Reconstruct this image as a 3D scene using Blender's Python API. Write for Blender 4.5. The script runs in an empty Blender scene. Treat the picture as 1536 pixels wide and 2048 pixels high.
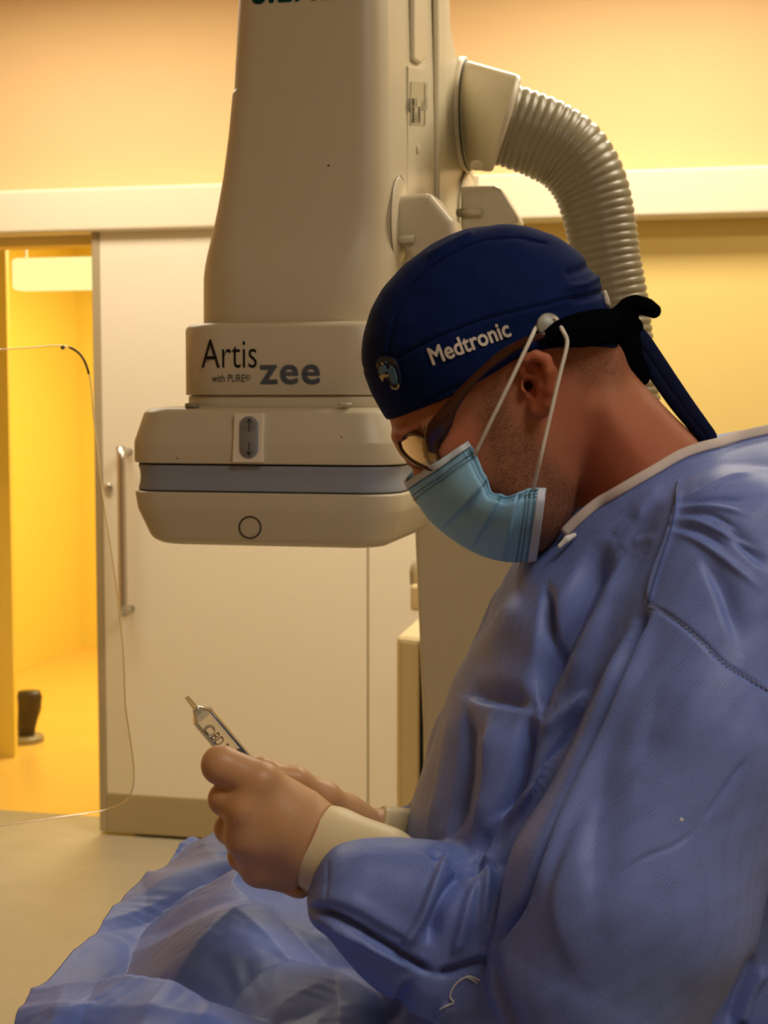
import bpy, math, random
import numpy as np
from mathutils import Vector, Matrix
from mathutils.bvhtree import BVHTree

random.seed(7)
rng = np.random.default_rng(7)
scene = bpy.context.scene
COL = scene.collection

# ------------------------------------------------------------------ camera
F, CX, CY, HORIZON, CAMZ = 3000.0, 768.0, 1024.0, 800.0, 1.6
PITCH = math.atan((CY - HORIZON) / F)
cam_data = bpy.data.cameras.new('camera')
cam_data.sensor_fit = 'VERTICAL'
cam_data.sensor_height = 36.0
cam_data.lens = 36.0 * F / 2048.0
cam_data.clip_start = 0.05
cam_data.dof.use_dof = True
cam_data.dof.focus_distance = 1.55
cam_data.dof.aperture_fstop = 11.0
cam = bpy.data.objects.new('camera', cam_data)
cam.location = (0, 0, CAMZ)
cam.rotation_euler = (math.pi / 2 - PITCH, 0, 0)
COL.objects.link(cam)
scene.camera = cam

# ------------------------------------------------------------------ view, world
scene.view_settings.view_transform = 'Standard'
scene.view_settings.look = 'None'
scene.view_settings.exposure = 0.0
scene.view_settings.gamma = 1.0
scene.view_settings.use_curve_mapping = False
scene.cycles.use_denoising = True
scene.cycles.use_adaptive_sampling = True
scene.cycles.adaptive_threshold = 0.06
scene.cycles.max_bounces = 6
scene.cycles.diffuse_bounces = 3
scene.cycles.glossy_bounces = 3
scene.cycles.transparent_max_bounces = 16
world = bpy.data.worlds.new('world')
scene.world = world
world.use_nodes = True
world.node_tree.nodes['Background'].inputs['Color'].default_value = (1.0, 0.85, 0.62, 1)
world.node_tree.nodes['Background'].inputs['Strength'].default_value = 0.25

# room frame: the back wall is turned by THETA, its right side nearer
THETA = math.radians(12.8)
CT, ST = math.cos(THETA), math.sin(THETA)
def Rm(u, v, z):
    return Vector((u * CT + v * ST, -u * ST + v * CT, z))
CEIL = 3.16

def area_light(name, loc, size, energy, color, rot=(0, 0, -THETA)):
    d = bpy.data.lights.new(name, 'AREA')
    d.shape = 'RECTANGLE'
    d.size, d.size_y = size
    d.energy = energy
    d.color = color
    o = bpy.data.objects.new(name, d)
    o.location = loc
    o.rotation_euler = rot
    COL.objects.link(o)
    return o
WARM = (1.0, 0.88, 0.70)
# ceiling panels of the room (over the back half; the near one is an added fill) and of the corridor
PANELS = [(-2.2, 4.2), (-0.25, 4.2), (0.75, 2.9)]
for (pu, pv), pw in zip(PANELS, (25, 32, 21)):
    area_light('ceiling_panel_light', Rm(pu, pv, CEIL - 0.045), (1.15, 0.55), pw, WARM)
FILL_PANELS = [(0.9, 0.3)]  # unseen panel added to brighten the foreground
for (pu, pv) in FILL_PANELS:
    area_light('near_fill_light', Rm(pu, pv, CEIL - 0.045), (1.15, 0.55), 21, (1.0, 0.94, 0.85))
area_light('corridor_light', Rm(-2.3, 7.4, 2.62), (1.0, 1.6), 85, (1.0, 0.90, 0.62))

# ------------------------------------------------------------------ helpers
def ray(px, py):
    dx, dy = (px - CX) / F, (CY - py) / F
    return Vector((dx, math.cos(PITCH) + math.sin(PITCH) * dy, -math.sin(PITCH) + math.cos(PITCH) * dy))
def P(px, py, Y):
    d = ray(px, py)
    t = Y / d.y
    return Vector((d.x * t, Y, CAMZ + d.z * t))
def RW(px, py, v):
    """(u, z) of the photograph's point on the room plane at depth v."""
    d = ray(px, py)
    t = v / (ST * d.x + CT * d.y)
    X, Y = d.x * t, d.y * t
    return (CT * X - ST * Y, CAMZ + d.z * t)
def lin(c):
    c = c / 255.0
    return c / 12.92 if c <= 0.04045 else ((c + 0.055) / 1.055) ** 2.4
def rgb(r, g, b):
    return (lin(r), lin(g), lin(b), 1.0)

def material(name, color, rough=0.5, spec=0.5, metal=0.0, noise=0.0, nscale=20.0, bump=0.0, bscale=200.0, coat=0.0):
    m = bpy.data.materials.new(name)
    m.use_nodes = True
    nt = m.node_tree
    b = nt.nodes['Principled BSDF']
    b.inputs['Base Color'].default_value = color
    b.inputs['Roughness'].default_value = rough
    b.inputs['Specular IOR Level'].default_value = spec
    b.inputs['Metallic'].default_value = metal
    b.inputs['Coat Weight'].default_value = coat
    tc = nt.nodes.new('ShaderNodeTexCoord')
    if noise > 0:
        n = nt.nodes.new('ShaderNodeTexNoise')
        n.inputs['Scale'].default_value = nscale
        n.inputs['Detail'].default_value = 2
        nt.links.new(tc.outputs['Object'], n.inputs['Vector'])
        mx = nt.nodes.new('ShaderNodeMix')
        mx.data_type = 'RGBA'
        mx.inputs[6].default_value = tuple(max(0, c * (1 - noise)) for c in color[:3]) + (1,)
        mx.inputs[7].default_value = tuple(min(1, c * (1 + noise)) for c in color[:3]) + (1,)
        nt.links.new(n.outputs['Fac'], mx.inputs[0])
        nt.links.new(mx.outputs[2], b.inputs['Base Color'])
    if bump > 0:
        n2 = nt.nodes.new('ShaderNodeTexNoise')
        n2.inputs['Scale'].default_value = bscale
        n2.inputs['Detail'].default_value = 3
        nt.links.new(tc.outputs['Object'], n2.inputs['Vector'])
        bp = nt.nodes.new('ShaderNodeBump')
        bp.inputs['Strength'].default_value = bump
        bp.inputs['Distance'].default_value = 0.002
        nt.links.new(n2.outputs['Fac'], bp.inputs['Height'])
        nt.links.new(bp.outputs['Normal'], b.inputs['Normal'])
    return m

def emit(name, color, strength):
    m = bpy.data.materials.new(name)
    m.use_nodes = True
    nt = m.node_tree
    nt.nodes.remove(nt.nodes['Principled BSDF'])
    e = nt.nodes.new('ShaderNodeEmission')
    e.inputs['Color'].default_value = color
    e.inputs['Strength'].default_value = strength
    m.cycles.emission_sampling = 'NONE'
    nt.links.new(e.outputs[0], nt.nodes['Material Output'].inputs['Surface'])
    return m

def clear_material(name, tint, gloss, rough=0.02):
    m = bpy.data.materials.new(name)
    m.use_nodes = True
    nt = m.node_tree
    nt.nodes.remove(nt.nodes['Principled BSDF'])
    t = nt.nodes.new('ShaderNodeBsdfTransparent')
    t.inputs['Color'].default_value = tint
    g = nt.nodes.new('ShaderNodeBsdfGlossy')
    g.inputs['Roughness'].default_value = rough
    fr = nt.nodes.new('ShaderNodeFresnel')
    fr.inputs['IOR'].default_value = 1.45
    ad = nt.nodes.new('ShaderNodeMath')
    ad.operation = 'ADD'
    ad.use_clamp = True
    ad.inputs[1].default_value = gloss
    mx = nt.nodes.new('ShaderNodeMixShader')
    nt.links.new(fr.outputs[0], ad.inputs[0])
    nt.links.new(ad.outputs[0], mx.inputs[0])
    nt.links.new(t.outputs[0], mx.inputs[1])
    nt.links.new(g.outputs[0], mx.inputs[2])
    nt.links.new(mx.outputs[0], nt.nodes['Material Output'].inputs['Surface'])
    return m

def mesh_obj(name, verts, faces, mat, parent=None, smooth=False, label=None):
    me = bpy.data.meshes.new(name)
    if isinstance(verts, np.ndarray) and isinstance(faces, np.ndarray):
        nv, nf, w = len(verts), len(faces), faces.shape[1]
        me.vertices.add(nv)
        me.vertices.foreach_set('co', verts.astype(np.float32).ravel())
        me.loops.add(nf * w)
        me.loops.foreach_set('vertex_index', faces.astype(np.int32).ravel())
        me.polygons.add(nf)
        me.polygons.foreach_set('loop_start', np.arange(0, nf * w, w, dtype=np.int32))
        me.update(calc_edges=True)
        me.validate()
    else:
        me.from_pydata([tuple(v) for v in verts], [], [tuple(f) for f in faces])
        me.update()
    if smooth:
        me.polygons.foreach_set('use_smooth', np.ones(len(me.polygons), dtype=bool))
    me.materials.append(mat)
    o = bpy.data.objects.new(name, me)
    COL.objects.link(o)
    if parent:
        o.parent = parent
        o.matrix_parent_inverse = parent.matrix_basis.inverted()
    if label:
        o['label'] = label
    return o

def empty(name, loc, label, category, group=None):
    o = bpy.data.objects.new(name, None)
    o.empty_display_size = 0.05
    o.location = loc
    COL.objects.link(o)
    o['label'] = label
    o['category'] = category
    if group:
        o['group'] = group
    return o

class MB:
    """collects shapes for one mesh"""
    def __init__(self):
        self.v, self.f = [], []
    def add(self, v, f):
        n = len(self.v)
        self.v += [Vector(p) for p in v]
        self.f += [tuple(i + n for i in q) for q in f]
        return self
    def box_room(self, u0, u1, v0, v1, z0, z1):
        c = [Rm(u, v, z) for z in (z0, z1) for v in (v0, v1) for u in (u0, u1)]
        return self.add(c, [(0, 2, 3, 1), (4, 5, 7, 6), (0, 1, 5, 4), (2, 6, 7, 3), (0, 4, 6, 2), (1, 3, 7, 5)])
    def rings(self, rings, cap=True, close=True):
        n = len(rings[0])
        v, f = [], []
        for r in rings:
            v += list(r)
        for k in range(len(rings) - 1):
            for i in range(n if close else n - 1):
                j = (i + 1) % n
                f.append((k * n + i, k * n + j, (k + 1) * n + j, (k + 1) * n + i))
        if cap:
            f.append(tuple(reversed(range(n))))
            f.append(tuple(range((len(rings) - 1) * n, len(rings) * n)))
        return self.add(v, f)
    def build(self, name, mat, parent=None, smooth=False, bevel=0.0, label=None, seg=2):
        o = mesh_obj(name, self.v, self.f, mat, parent, smooth, label)
        if bevel > 0:
            b = o.modifiers.new('bevel', 'BEVEL')
            b.width = bevel
            b.segments = seg
            b.limit_method = 'ANGLE'
            b.angle_limit = math.radians(40)
        return o

def catmull(pts, n):
    pts = [np.array(p, float) for p in pts]
    ext = [2 * pts[0] - pts[1]] + pts + [2 * pts[-1] - pts[-2]]
    out = []
    m = len(pts) - 1
    for i in range(n):
        s = i / (n - 1) * m
        k = min(int(s), m - 1)
        t = s - k
        p0, p1, p2, p3 = ext[k:k + 4]
        out.append(0.5 * ((2 * p1) + (-p0 + p2) * t + (2 * p0 - 5 * p1 + 4 * p2 - p3) * t * t + (-p0 + 3 * p1 - 3 * p2 + p3) * t ** 3))
    return out

def sweep(points, ru, rv, normals=None, seg=10, cap=True):
    """rings of an elliptic section: ru along the side, rv along the normal"""
    pts = [Vector(p) for p in points]
    n = len(pts)
    ru = ru if isinstance(ru, (list, tuple, np.ndarray)) else [ru] * n
    rv = rv if isinstance(rv, (list, tuple, np.ndarray)) else [rv] * n
    rings = []
    prev = None
    for i, p in enumerate(pts):
        t = (pts[min(i + 1, n - 1)] - pts[max(i - 1, 0)]).normalized()
        if normals is not None:
            nn = Vector(normals[i])
        else:
            nn = prev if prev is not None else (Vector((0, 0, 1)) if abs(t.z) < 0.9 else Vector((0, 1, 0)))
        nn = (nn - t * nn.dot(t)).normalized()
        prev = nn
        s = t.cross(nn)
        rings.append([p + s * (ru[i] * math.cos(a)) + nn * (rv[i] * math.sin(a)) for a in [2 * math.pi * k / seg for k in range(seg)]])
    return MB().rings(rings, cap)

def rrect(u0, u1, v0, v1, r, inset=0.0, seg=6):
    """rounded rectangle in room (u, v)"""
    u0 += inset; u1 -= inset; v0 += inset; v1 -= inset
    r = max(0.004, r - inset * 0.5)
    out = []
    for (cu, cv, a0) in ((u1 - r, v0 + r, -90), (u1 - r, v1 - r, 0), (u0 + r, v1 - r, 90), (u0 + r, v0 + r, 180)):
        for k in range(seg + 1):
            a = math.radians(a0 + 90 * k / seg)
            out.append((cu + r * math.cos(a), cv + r * math.sin(a)))
    return out

def disc(center, axis, r, thick, seg=24, up=None):
    a = Vector(axis).normalized()
    s = a.cross(Vector((0, 0, 1)) if abs(a.z) < 0.9 else Vector((1, 0, 0))).normalized()
    t = a.cross(s)
    ring = lambda off, rr: [center + a * off + s * (rr * math.cos(q)) + t * (rr * math.sin(q)) for q in [2 * math.pi * k / seg for k in range(seg)]]
    return MB().rings([ring(0, r), ring(thick * 0.8, r), ring(thick, r * 0.93)])

_fonts = {}
def text_mesh(s, bold=0.0, extrude=0.02, res=4, shear=0.0, space=1.0):
    cu = bpy.data.curves.new('txt', 'FONT')
    cu.body = s
    cu.size = 1.0
    cu.extrude = extrude
    cu.offset = min(0.0, bold)
    cu.resolution_u = res
    cu.shear = shear
    cu.space_character = space
    o = bpy.data.objects.new('txt', cu)
    COL.objects.link(o)
    dg = bpy.context.evaluated_depsgraph_get()
    dg.update()
    me = o.evaluated_get(dg).to_mesh()
    v = np.array([tuple(q.co) for q in me.vertices])
    f = [tuple(p.vertices) for p in me.polygons]
    o.evaluated_get(dg).to_mesh_clear()
    bpy.data.objects.remove(o)
    bpy.data.curves.remove(cu)
    if bold > 0:      # heavier strokes: the letter repeated around a small circle
        n0 = len(v)
        dirs = [(math.cos(a) * bold, math.sin(a) * bold) for a in [2 * math.pi * k / 8 for k in range(8)]]
        v = np.concatenate([v + np.array([dx, dy, 0]) for dx, dy in dirs])
        f = [tuple(i + n0 * k for i in q) for k in range(8) for q in f]
    v[:, 0] -= v[:, 0].min()
    v[:, 1] = v[:, 1] - (v[:, 1].min() if bold > 0 and v[:, 1].min() > -0.06 else 0)
    return v, f

# ------------------------------------------------------------------ volumes (distance fields) and their surface
class Vol:
    def __init__(self, lo, hi, h):
        self.lo, self.h = np.array(lo, float), h
        self.n = np.ceil((np.array(hi) - self.lo) / h).astype(int) + 1
        self.f = np.full(self.n, 0.5, np.float32)
        self.ax = [self.lo[i] + h * np.arange(self.n[i]) for i in range(3)]
    def sl(self, lo, hi):
        a = np.clip(np.floor((np.array(lo) - self.lo) / self.h).astype(int), 0, self.n)
        b = np.clip(np.ceil((np.array(hi) - self.lo) / self.h).astype(int) + 1, 0, self.n)
        return tuple(slice(x, y) for x, y in zip(a, b))
    def grid(self, s):
        return (self.ax[0][s[0]][:, None, None].astype(np.float32), self.ax[1][s[1]][None, :, None].astype(np.float32), self.ax[2][s[2]][None, None, :].astype(np.float32))
    def put(self, s, d, k, op='add'):
        a = self.f[s]
        if op == 'add':
            if k <= 0:
                self.f[s] = np.minimum(a, d)
            else:
                h = np.clip(0.5 + 0.5 * (d - a) / k, 0, 1)
                self.f[s] = d * (1 - h) + a * h - k * h * (1 - h)
        else:
            d = -d
            if k <= 0:
                self.f[s] = np.maximum(a, d)
            else:
                h = np.clip(0.5 - 0.5 * (d - a) / k, 0, 1)
                self.f[s] = d * (1 - h) + a * h + k * h * (1 - h)
    def cone(self, a, b, ra, rb, k=0.008, op='add'):
        a, b = np.array(a, float), np.array(b, float)
        m = max(ra, rb) + 3 * k + 2 * self.h + 0.004
        s = self.sl(np.minimum(a, b) - m, np.maximum(a, b) + m)
        x, y, z = self.grid(s)
        d = b - a
        L = float(d @ d) + 1e-12
        t = np.clip(((x - a[0]) * d[0] + (y - a[1]) * d[1] + (z - a[2]) * d[2]) / L, 0, 1)
        q = np.sqrt((x - a[0] - t * d[0]) ** 2 + (y - a[1] - t * d[1]) ** 2 + (z - a[2] - t * d[2]) ** 2) - (ra + (rb - ra) * t)
        self.put(s, q, k, op)
    def chain(self, pts, rad, k=0.008, op='add'):
        for i in range(len(pts) - 1):
            self.cone(pts[i], pts[i + 1], rad[i], rad[i + 1], k, op)
    def ell(self, c, r, k=0.008, op='add', rot=None):
        c, r = np.array(c, float), np.array(r, float)
        m = r.max() + 3 * k + 2 * self.h
        s = self.sl(c - m, c + m)
        x, y, z = self.grid(s)
        X, Y, Z = x - c[0], y - c[1], z - c[2]
        if rot is not None:
            M = np.array(rot)
            X, Y, Z = (M[0, i] * X + M[1, i] * Y + M[2, i] * Z for i in range(3))
        k0 = np.sqrt((X / r[0]) ** 2 + (Y / r[1]) ** 2 + (Z / r[2]) ** 2)
        k1 = np.sqrt((X / r[0] ** 2) ** 2 + (Y / r[1] ** 2) ** 2 + (Z / r[2] ** 2) ** 2) + 1e-9
        self.put(s, k0 * (k0 - 1) / k1, k, op)
    def poly_d(self, s, poly):
        """inside distance (positive inside) to an outline in X, Z"""
        x = self.ax[0][s[0]][:, None]
        z = self.ax[2][s[2]][None, :]
        return inside_dist(x, z, poly)
    def inflate(self, pix, Ym, R, H, k=0.01, op='add', blur=0, ytilt=None):
        poly = [(p.x, p.z) for p in (P(a, b, Ym) for a, b in pix)]
        xs, zs = [p[0] for p in poly], [p[1] for p in poly]
        m = 0.03 + 2 * k
        s = self.sl((min(xs) - m, Ym - H - m, min(zs) - m), (max(xs) + m, Ym + H + m, max(zs) + m))
        d = self.poly_d(s, poly)
        for _ in range(blur):
            d = blur2(d)
        y = self.ax[1][s[1]][None, :, None].astype(np.float32)
        e = np.where(d < R, 1 - d / R, 0)[:, None, :].astype(np.float32)
        g = (np.sqrt(e ** 2 + ((y - Ym) / H) ** 2) - 1) * min(R, H)
        self.put(s, g, k, op)
        return s
    def cut_plane(self, p, n):
        """keep the side where (x - p).n < 0"""
        x, y, z = self.grid((slice(None),) * 3)
        n = np.array(n, float); n /= np.linalg.norm(n)
        self.f = np.maximum(self.f, ((x - p[0]) * n[0] + (y - p[1]) * n[1] + (z - p[2]) * n[2]).astype(np.float32))
    def mesh(self):
        f = self.f
        f[0] = f[-1] = 0.5; f[:, 0] = f[:, -1] = 0.5; f[:, :, 0] = f[:, :, -1] = 0.5
        ins = f < 0
        c = np.zeros(np.array(f.shape) - 1, np.int8)
        for i in (0, 1):
            for j in (0, 1):
                for k in (0, 1):
                    c += ins[i:f.shape[0] - 1 + i, j:f.shape[1] - 1 + j, k:f.shape[2] - 1 + k]
        act = (c > 0) & (c < 8)
        I, J, K = np.nonzero(act)
        idx = np.full(act.shape, -1, np.int32)
        idx[I, J, K] = np.arange(len(I))
        pos = np.zeros((len(I), 3)); cnt = np.zeros(len(I))
        cor = [(a, b, d) for a in (0, 1) for b in (0, 1) for d in (0, 1)]
        for a in cor:
            for ax in range(3):
                if a[ax]:
                    continue
                b = list(a); b[ax] = 1
                v0 = f[I + a[0], J + a[1], K + a[2]]
                v1 = f[I + b[0], J + b[1], K + b[2]]
                mk = (v0 < 0) != (v1 < 0)
                t = np.where(mk, v0 / np.where(v0 == v1, 1, v0 - v1), 0)
                q = np.tile(np.array(a, float), (len(I), 1))
                q[:, ax] += t
                pos += q * mk[:, None]
                cnt += mk
        pos /= cnt[:, None]
        V = self.lo + self.h * (pos + np.stack([I, J, K], 1))
        faces = []
        for ax in range(3):
            a, b = [(1, 2), (2, 0), (0, 1)][ax]
            s0 = [slice(None)] * 3; s1 = [slice(None)] * 3
            s0[ax] = slice(0, -1); s1[ax] = slice(1, None)
            x = ins[tuple(s0)] != ins[tuple(s1)]
            e = np.stack(np.nonzero(x), 1)
            e = e[(e[:, a] > 0) & (e[:, b] > 0) & (e[:, a] < f.shape[a] - 1) & (e[:, b] < f.shape[b] - 1)]
            flip = ins[tuple(e.T)]
            def cell(da, db):
                q = e.copy(); q[:, a] -= da; q[:, b] -= db
                return idx[tuple(q.T)]
            quad = np.stack([cell(1, 1), cell(0, 1), cell(0, 0), cell(1, 0)], 1)
            quad[~flip] = quad[~flip][:, ::-1]
            faces.append(quad)
        Fc = np.concatenate(faces)
        return V, Fc[(Fc >= 0).all(1)]

def inside_dist(x, z, poly):
    shp = np.broadcast(x, z).shape
    x = np.broadcast_to(x, shp); z = np.broadcast_to(z, shp)
    best = np.full(shp, 1e9); ins = np.zeros(shp, bool)
    n = len(poly)
    for i in range(n):
        ax_, az = poly[i]; bx, bz = poly[(i + 1) % n]
        dx, dz = bx - ax_, bz - az
        t = np.clip(((x - ax_) * dx + (z - az) * dz) / (dx * dx + dz * dz + 1e-15), 0, 1)
        best = np.minimum(best, (x - ax_ - t * dx) ** 2 + (z - az - t * dz) ** 2)
        c = ((az > z) != (bz > z))
        with np.errstate(divide='ignore', invalid='ignore'):
            xx = ax_ + (z - az) * dx / (dz if dz != 0 else 1e-12)
        ins ^= c & (x < xx)
    return np.where(ins, 1, -1) * np.sqrt(best)

def line_dist(x, z, pts):
    """distance to a polyline, signed side, parameter 0..1 along it"""
    best = np.full(x.shape, 1e9); side = np.zeros(x.shape); par = np.zeros(x.shape)
    L = [0.0]
    for i in range(len(pts) - 1):
        L.append(L[-1] + math.hypot(pts[i + 1][0] - pts[i][0], pts[i + 1][1] - pts[i][1]))
    for i in range(len(pts) - 1):
        (ax_, az), (bx, bz) = pts[i], pts[i + 1]
        dx, dz = bx - ax_, bz - az
        l2 = dx * dx + dz * dz
        t = np.clip(((x - ax_) * dx + (z - az) * dz) / l2, 0, 1)
        ex, ez = x - ax_ - t * dx, z - az - t * dz
        d = np.sqrt(ex * ex + ez * ez)
        mk = d < best
        best = np.where(mk, d, best)
        side = np.where(mk, np.sign(dx * ez - dz * ex), side)
        par = np.where(mk, (L[i] + t * (L[i + 1] - L[i])) / L[-1], par)
    return best, side, par

def blur2(d):
    p = np.pad(d, 1, mode='edge')
    return (p[:-2, 1:-1] + p[2:, 1:-1] + p[1:-1, :-2] + p[1:-1, 2:] + 2 * p[1:-1, 1:-1]) / 6

def project(V):
    """photograph pixel of world points (used to lay folds, seams and prints on a surface)"""
    d = V - np.array([0, 0, CAMZ])
    fw = d[:, 1] * math.cos(PITCH) - d[:, 2] * math.sin(PITCH)
    up = d[:, 1] * math.sin(PITCH) + d[:, 2] * math.cos(PITCH)
    return CX + F * d[:, 0] / fw, CY - F * up / fw

def vnormals(V, Fc):
    n = np.zeros_like(V)
    a, b, c, d = (V[Fc[:, i]] for i in range(4))
    fn = np.cross(c - a, d - b)
    for i in range(4):
        np.add.at(n, Fc[:, i], fn)
    return n / (np.linalg.norm(n, axis=1)[:, None] + 1e-12)

def bvh_of(V, Fc):
    return BVHTree.FromPolygons([tuple(v) for v in V], [tuple(int(i) for i in f) for f in Fc])
ORIGIN = Vector((0, 0, CAMZ))
def hit(bvh, px, py):
    d = ray(px, py).normalized()
    p, n, i, dist = bvh.ray_cast(ORIGIN, d)
    if p is None:
        return None, None
    if n.dot(d) > 0:
        n = -n
    return p, n
def hits(bvh, pix, lift=0.001):
    out, nor = [], []
    for (a, b) in pix:
        p, n = hit(bvh, a, b)
        if p is not None:
            out.append(p + n * lift); nor.append(n)
    return out, nor

def subdivide_np(V, Fc):
    """one Catmull-Clark step through Blender's own subdivision"""
    o = mesh_obj('tmp', V, Fc, M['plain'])
    md = o.modifiers.new('s', 'SUBSURF')
    md.levels = md.render_levels = 1
    dg = bpy.context.evaluated_depsgraph_get()
    ev = o.evaluated_get(dg)
    me = ev.to_mesh()
    nv, nf = len(me.vertices), len(me.polygons)
    V2 = np.empty(nv * 3, np.float32); me.vertices.foreach_get('co', V2)
    F2 = np.empty(nf * 4, np.int32); me.loops.foreach_get('vertex_index', F2)
    ev.to_mesh_clear()
    md_ = o.data
    bpy.data.objects.remove(o)
    bpy.data.meshes.remove(md_)
    return V2.reshape(-1, 3).astype(float), F2.reshape(-1, 4)

# ------------------------------------------------------------------ materials
M = {}
M['plain'] = material('plain', (0.5, 0.5, 0.5, 1))
M['wall_cream'] = material('wall_cream_paint', rgb(238, 202, 150), 0.85, 0.2, noise=0.02, nscale=3, bump=0.05)
M['wall_yellow'] = material('wall_yellow_paint', rgb(242, 214, 134), 0.7, 0.25, noise=0.02, nscale=3)
M['wall_corridor'] = material('corridor_yellow_paint', rgb(252, 225, 106), 0.35, 0.5, noise=0.02, nscale=2)
M['floor_corridor'] = material('corridor_vinyl', rgb(246, 200, 96), 0.3, 0.5, noise=0.05, nscale=3)
M['ceiling'] = material('ceiling_tile_paint', rgb(225, 205, 165), 0.9, 0.1, noise=0.02)
M['beam'] = material('powder_coated_aluminium', rgb(238, 226, 200), 0.45, 0.4)
M['door'] = material('door_laminate', rgb(242, 231, 208), 0.5, 0.35, noise=0.01, nscale=2)
M['kick'] = material('brushed_kick_plate', rgb(176, 160, 122), 0.4, 0.5, metal=0.2)
M['door_edge'] = material('door_edge_profile', rgb(176, 160, 128), 0.4, 0.5)
M['steel'] = material('satin_steel', rgb(200, 196, 188), 0.28, 0.5, metal=1.0)
M['cream'] = material('machine_cream_enamel', rgb(216, 206, 178), 0.38, 0.5, noise=0.012, nscale=6, bump=0.03, bscale=500)
M['cream2'] = material('machine_pale_enamel', rgb(246, 236, 212), 0.4, 0.5)
M['greyband'] = material('machine_grey_rubber', rgb(150, 158, 170), 0.45, 0.45)
M['hose'] = material('ribbed_hose_plastic', rgb(150, 142, 116), 0.32, 0.5)
M['black'] = material('black_gasket_and_gap_shade', rgb(14, 13, 12), 0.6, 0.3)
M['ink'] = material('black_print', rgb(26, 22, 22), 0.6, 0.2)
M['greyink'] = material('grey_print', rgb(138, 144, 154), 0.6, 0.2)
M['tealink'] = material('teal_print', rgb(0, 92, 82), 0.6, 0.2)
M['sticker'] = material('label_paper', rgb(196, 184, 150), 0.5, 0.3)
M['button'] = material('grey_button_rubber', rgb(140, 140, 138), 0.5, 0.4)

def floor_material():
    m = material('vinyl_floor', rgb(172, 162, 136), 0.42, 0.4, noise=0.10, nscale=9)
    return m
M['floor'] = floor_material()

# ------------------------------------------------------------------ the setting
def structure(o, label=None):
    o['kind'] = 'structure'
    if label:
        o['label'] = label
    return o
U0, U1, V0, VW = -3.6, 3.4, -2.6, 5.17
structure(MB().box_room(U0, U1, V0, VW + 0.12, -0.1, 0).build('floor', M['floor']), 'mottled beige vinyl floor of the room')
structure(MB().box_room(U0, U1, V0, VW + 0.12, CEIL, CEIL + 0.1).build('ceiling', M['ceiling']), 'pale ceiling of the room')
structure(MB().box_room(U0 - 0.1, U0, V0, VW, 0, CEIL).build('wall_left', M['wall_cream']), 'cream side wall outside the picture on the left')
structure(MB().box_room(U1, U1 + 0.1, V0, VW, 0, CEIL).build('wall_right', M['wall_cream']), 'cream side wall outside the picture on the right')
structure(MB().box_room(U0, U1, V0 - 0.1, V0, 0, CEIL).build('wall_front', M['wall_cream']), 'cream wall behind the viewer')
beam_top = RW(40, 379, VW - 0.14)[1]
beam_bot = RW(40, 466, VW - 0.14)[1]
ou0 = RW(-170, 900, VW)[0]
ou1 = RW(262, 900, VW)[0]
head_z = RW(60, 492, VW)[1]
structure(MB().box_room(U0, U1, VW, VW + 0.12, beam_top - 0.05, CEIL).build('wall_back', M['wall_cream']), 'warm cream upper wall above the sliding door rail')
lw = MB().box_room(U0, ou0, VW, VW + 0.12, 0, beam_top - 0.05)
lw.box_room(ou1, U1, VW, VW + 0.12, 0, beam_top - 0.05)
lw.box_room(ou0, ou1, VW, VW + 0.12, head_z, beam_top - 0.05)
structure(lw.build('wall_back_lower', M['wall_yellow']), 'yellow painted wall below the sliding door rail')
structure(MB().box_room(U0, U1, VW - 0.14, VW, beam_bot, beam_top).build('trim_1', M['beam'], bevel=0.012, seg=3), 'long pale sliding door rail cover across the back wall')

# sliding door: two leaves, kick plates, edge profile, pull handle, lock
VD = VW - 0.10
d0 = RW(190, 1000, VD)[0]; d1 = RW(733, 1200, VD)[0]; d2 = RW(737, 1200, VD)[0]; d3 = d2 + 0.32
door = empty('door_1', Rm((d0 + d1) / 2, VD, 0.0), 'wide cream sliding door standing partly open', 'door')
door['kind'] = 'structure'
kz0 = 0.012; kz1 = RW(300, 1593, VD)[1]
MB().box_room(d0 + 0.03, d1, VD, VD + 0.05, kz1, beam_bot + 0.03).build('door_leaf', M['door'], door, bevel=0.004)
MB().box_room(d2, d3, VD, VD + 0.05, kz1, beam_bot + 0.03).build('door_leaf', M['door'], door, bevel=0.004)
MB().box_room(d1 - 0.001, d2 + 0.001, VD + 0.006, VD + 0.045, kz0, beam_bot + 0.03).build('door_joint', M['door_edge'], door)
MB().box_room(d0 + 0.03, d1, VD - 0.003, VD + 0.05, kz0, kz1).build('kick_plate', M['kick'], door, bevel=0.002)
MB().box_room(d2, d3, VD - 0.003, VD + 0.05, kz0, kz1).build('kick_plate', M['kick'], door, bevel=0.002)
MB().box_room(d0, d0 + 0.03, VD - 0.004, VD + 0.055, kz0, beam_bot + 0.03).build('edge_profile', M['door_edge'], door, bevel=0.006)
hu, hz1 = RW(242, 893, VD - 0.06); hz0 = RW(248, 1232, VD - 0.06)[1]
han = sweep([Rm(hu, VD - 0.06, hz0 + (hz1 - hz0) * k / 12) for k in range(13)], 0.016, 0.016, seg=16).build('handle', M['steel'], door, True, label='long satin steel pull handle')
for zz in (hz0 + 0.02, hz1 - 0.02):
    sweep([Rm(hu, VD - 0.06, zz), Rm(hu + 0.004, VD - 0.03, zz), Rm(hu + 0.008, VD + 0.001, zz)], 0.013, 0.013, seg=14).build('handle_mount', M['steel'], han, True)
lu, lz = RW(218, 975, VD)
disc(Rm(lu, VD, lz), Rm(0, -1, 0), 0.016, 0.012).build('lock_cylinder', M['steel'], door, True)

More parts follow.
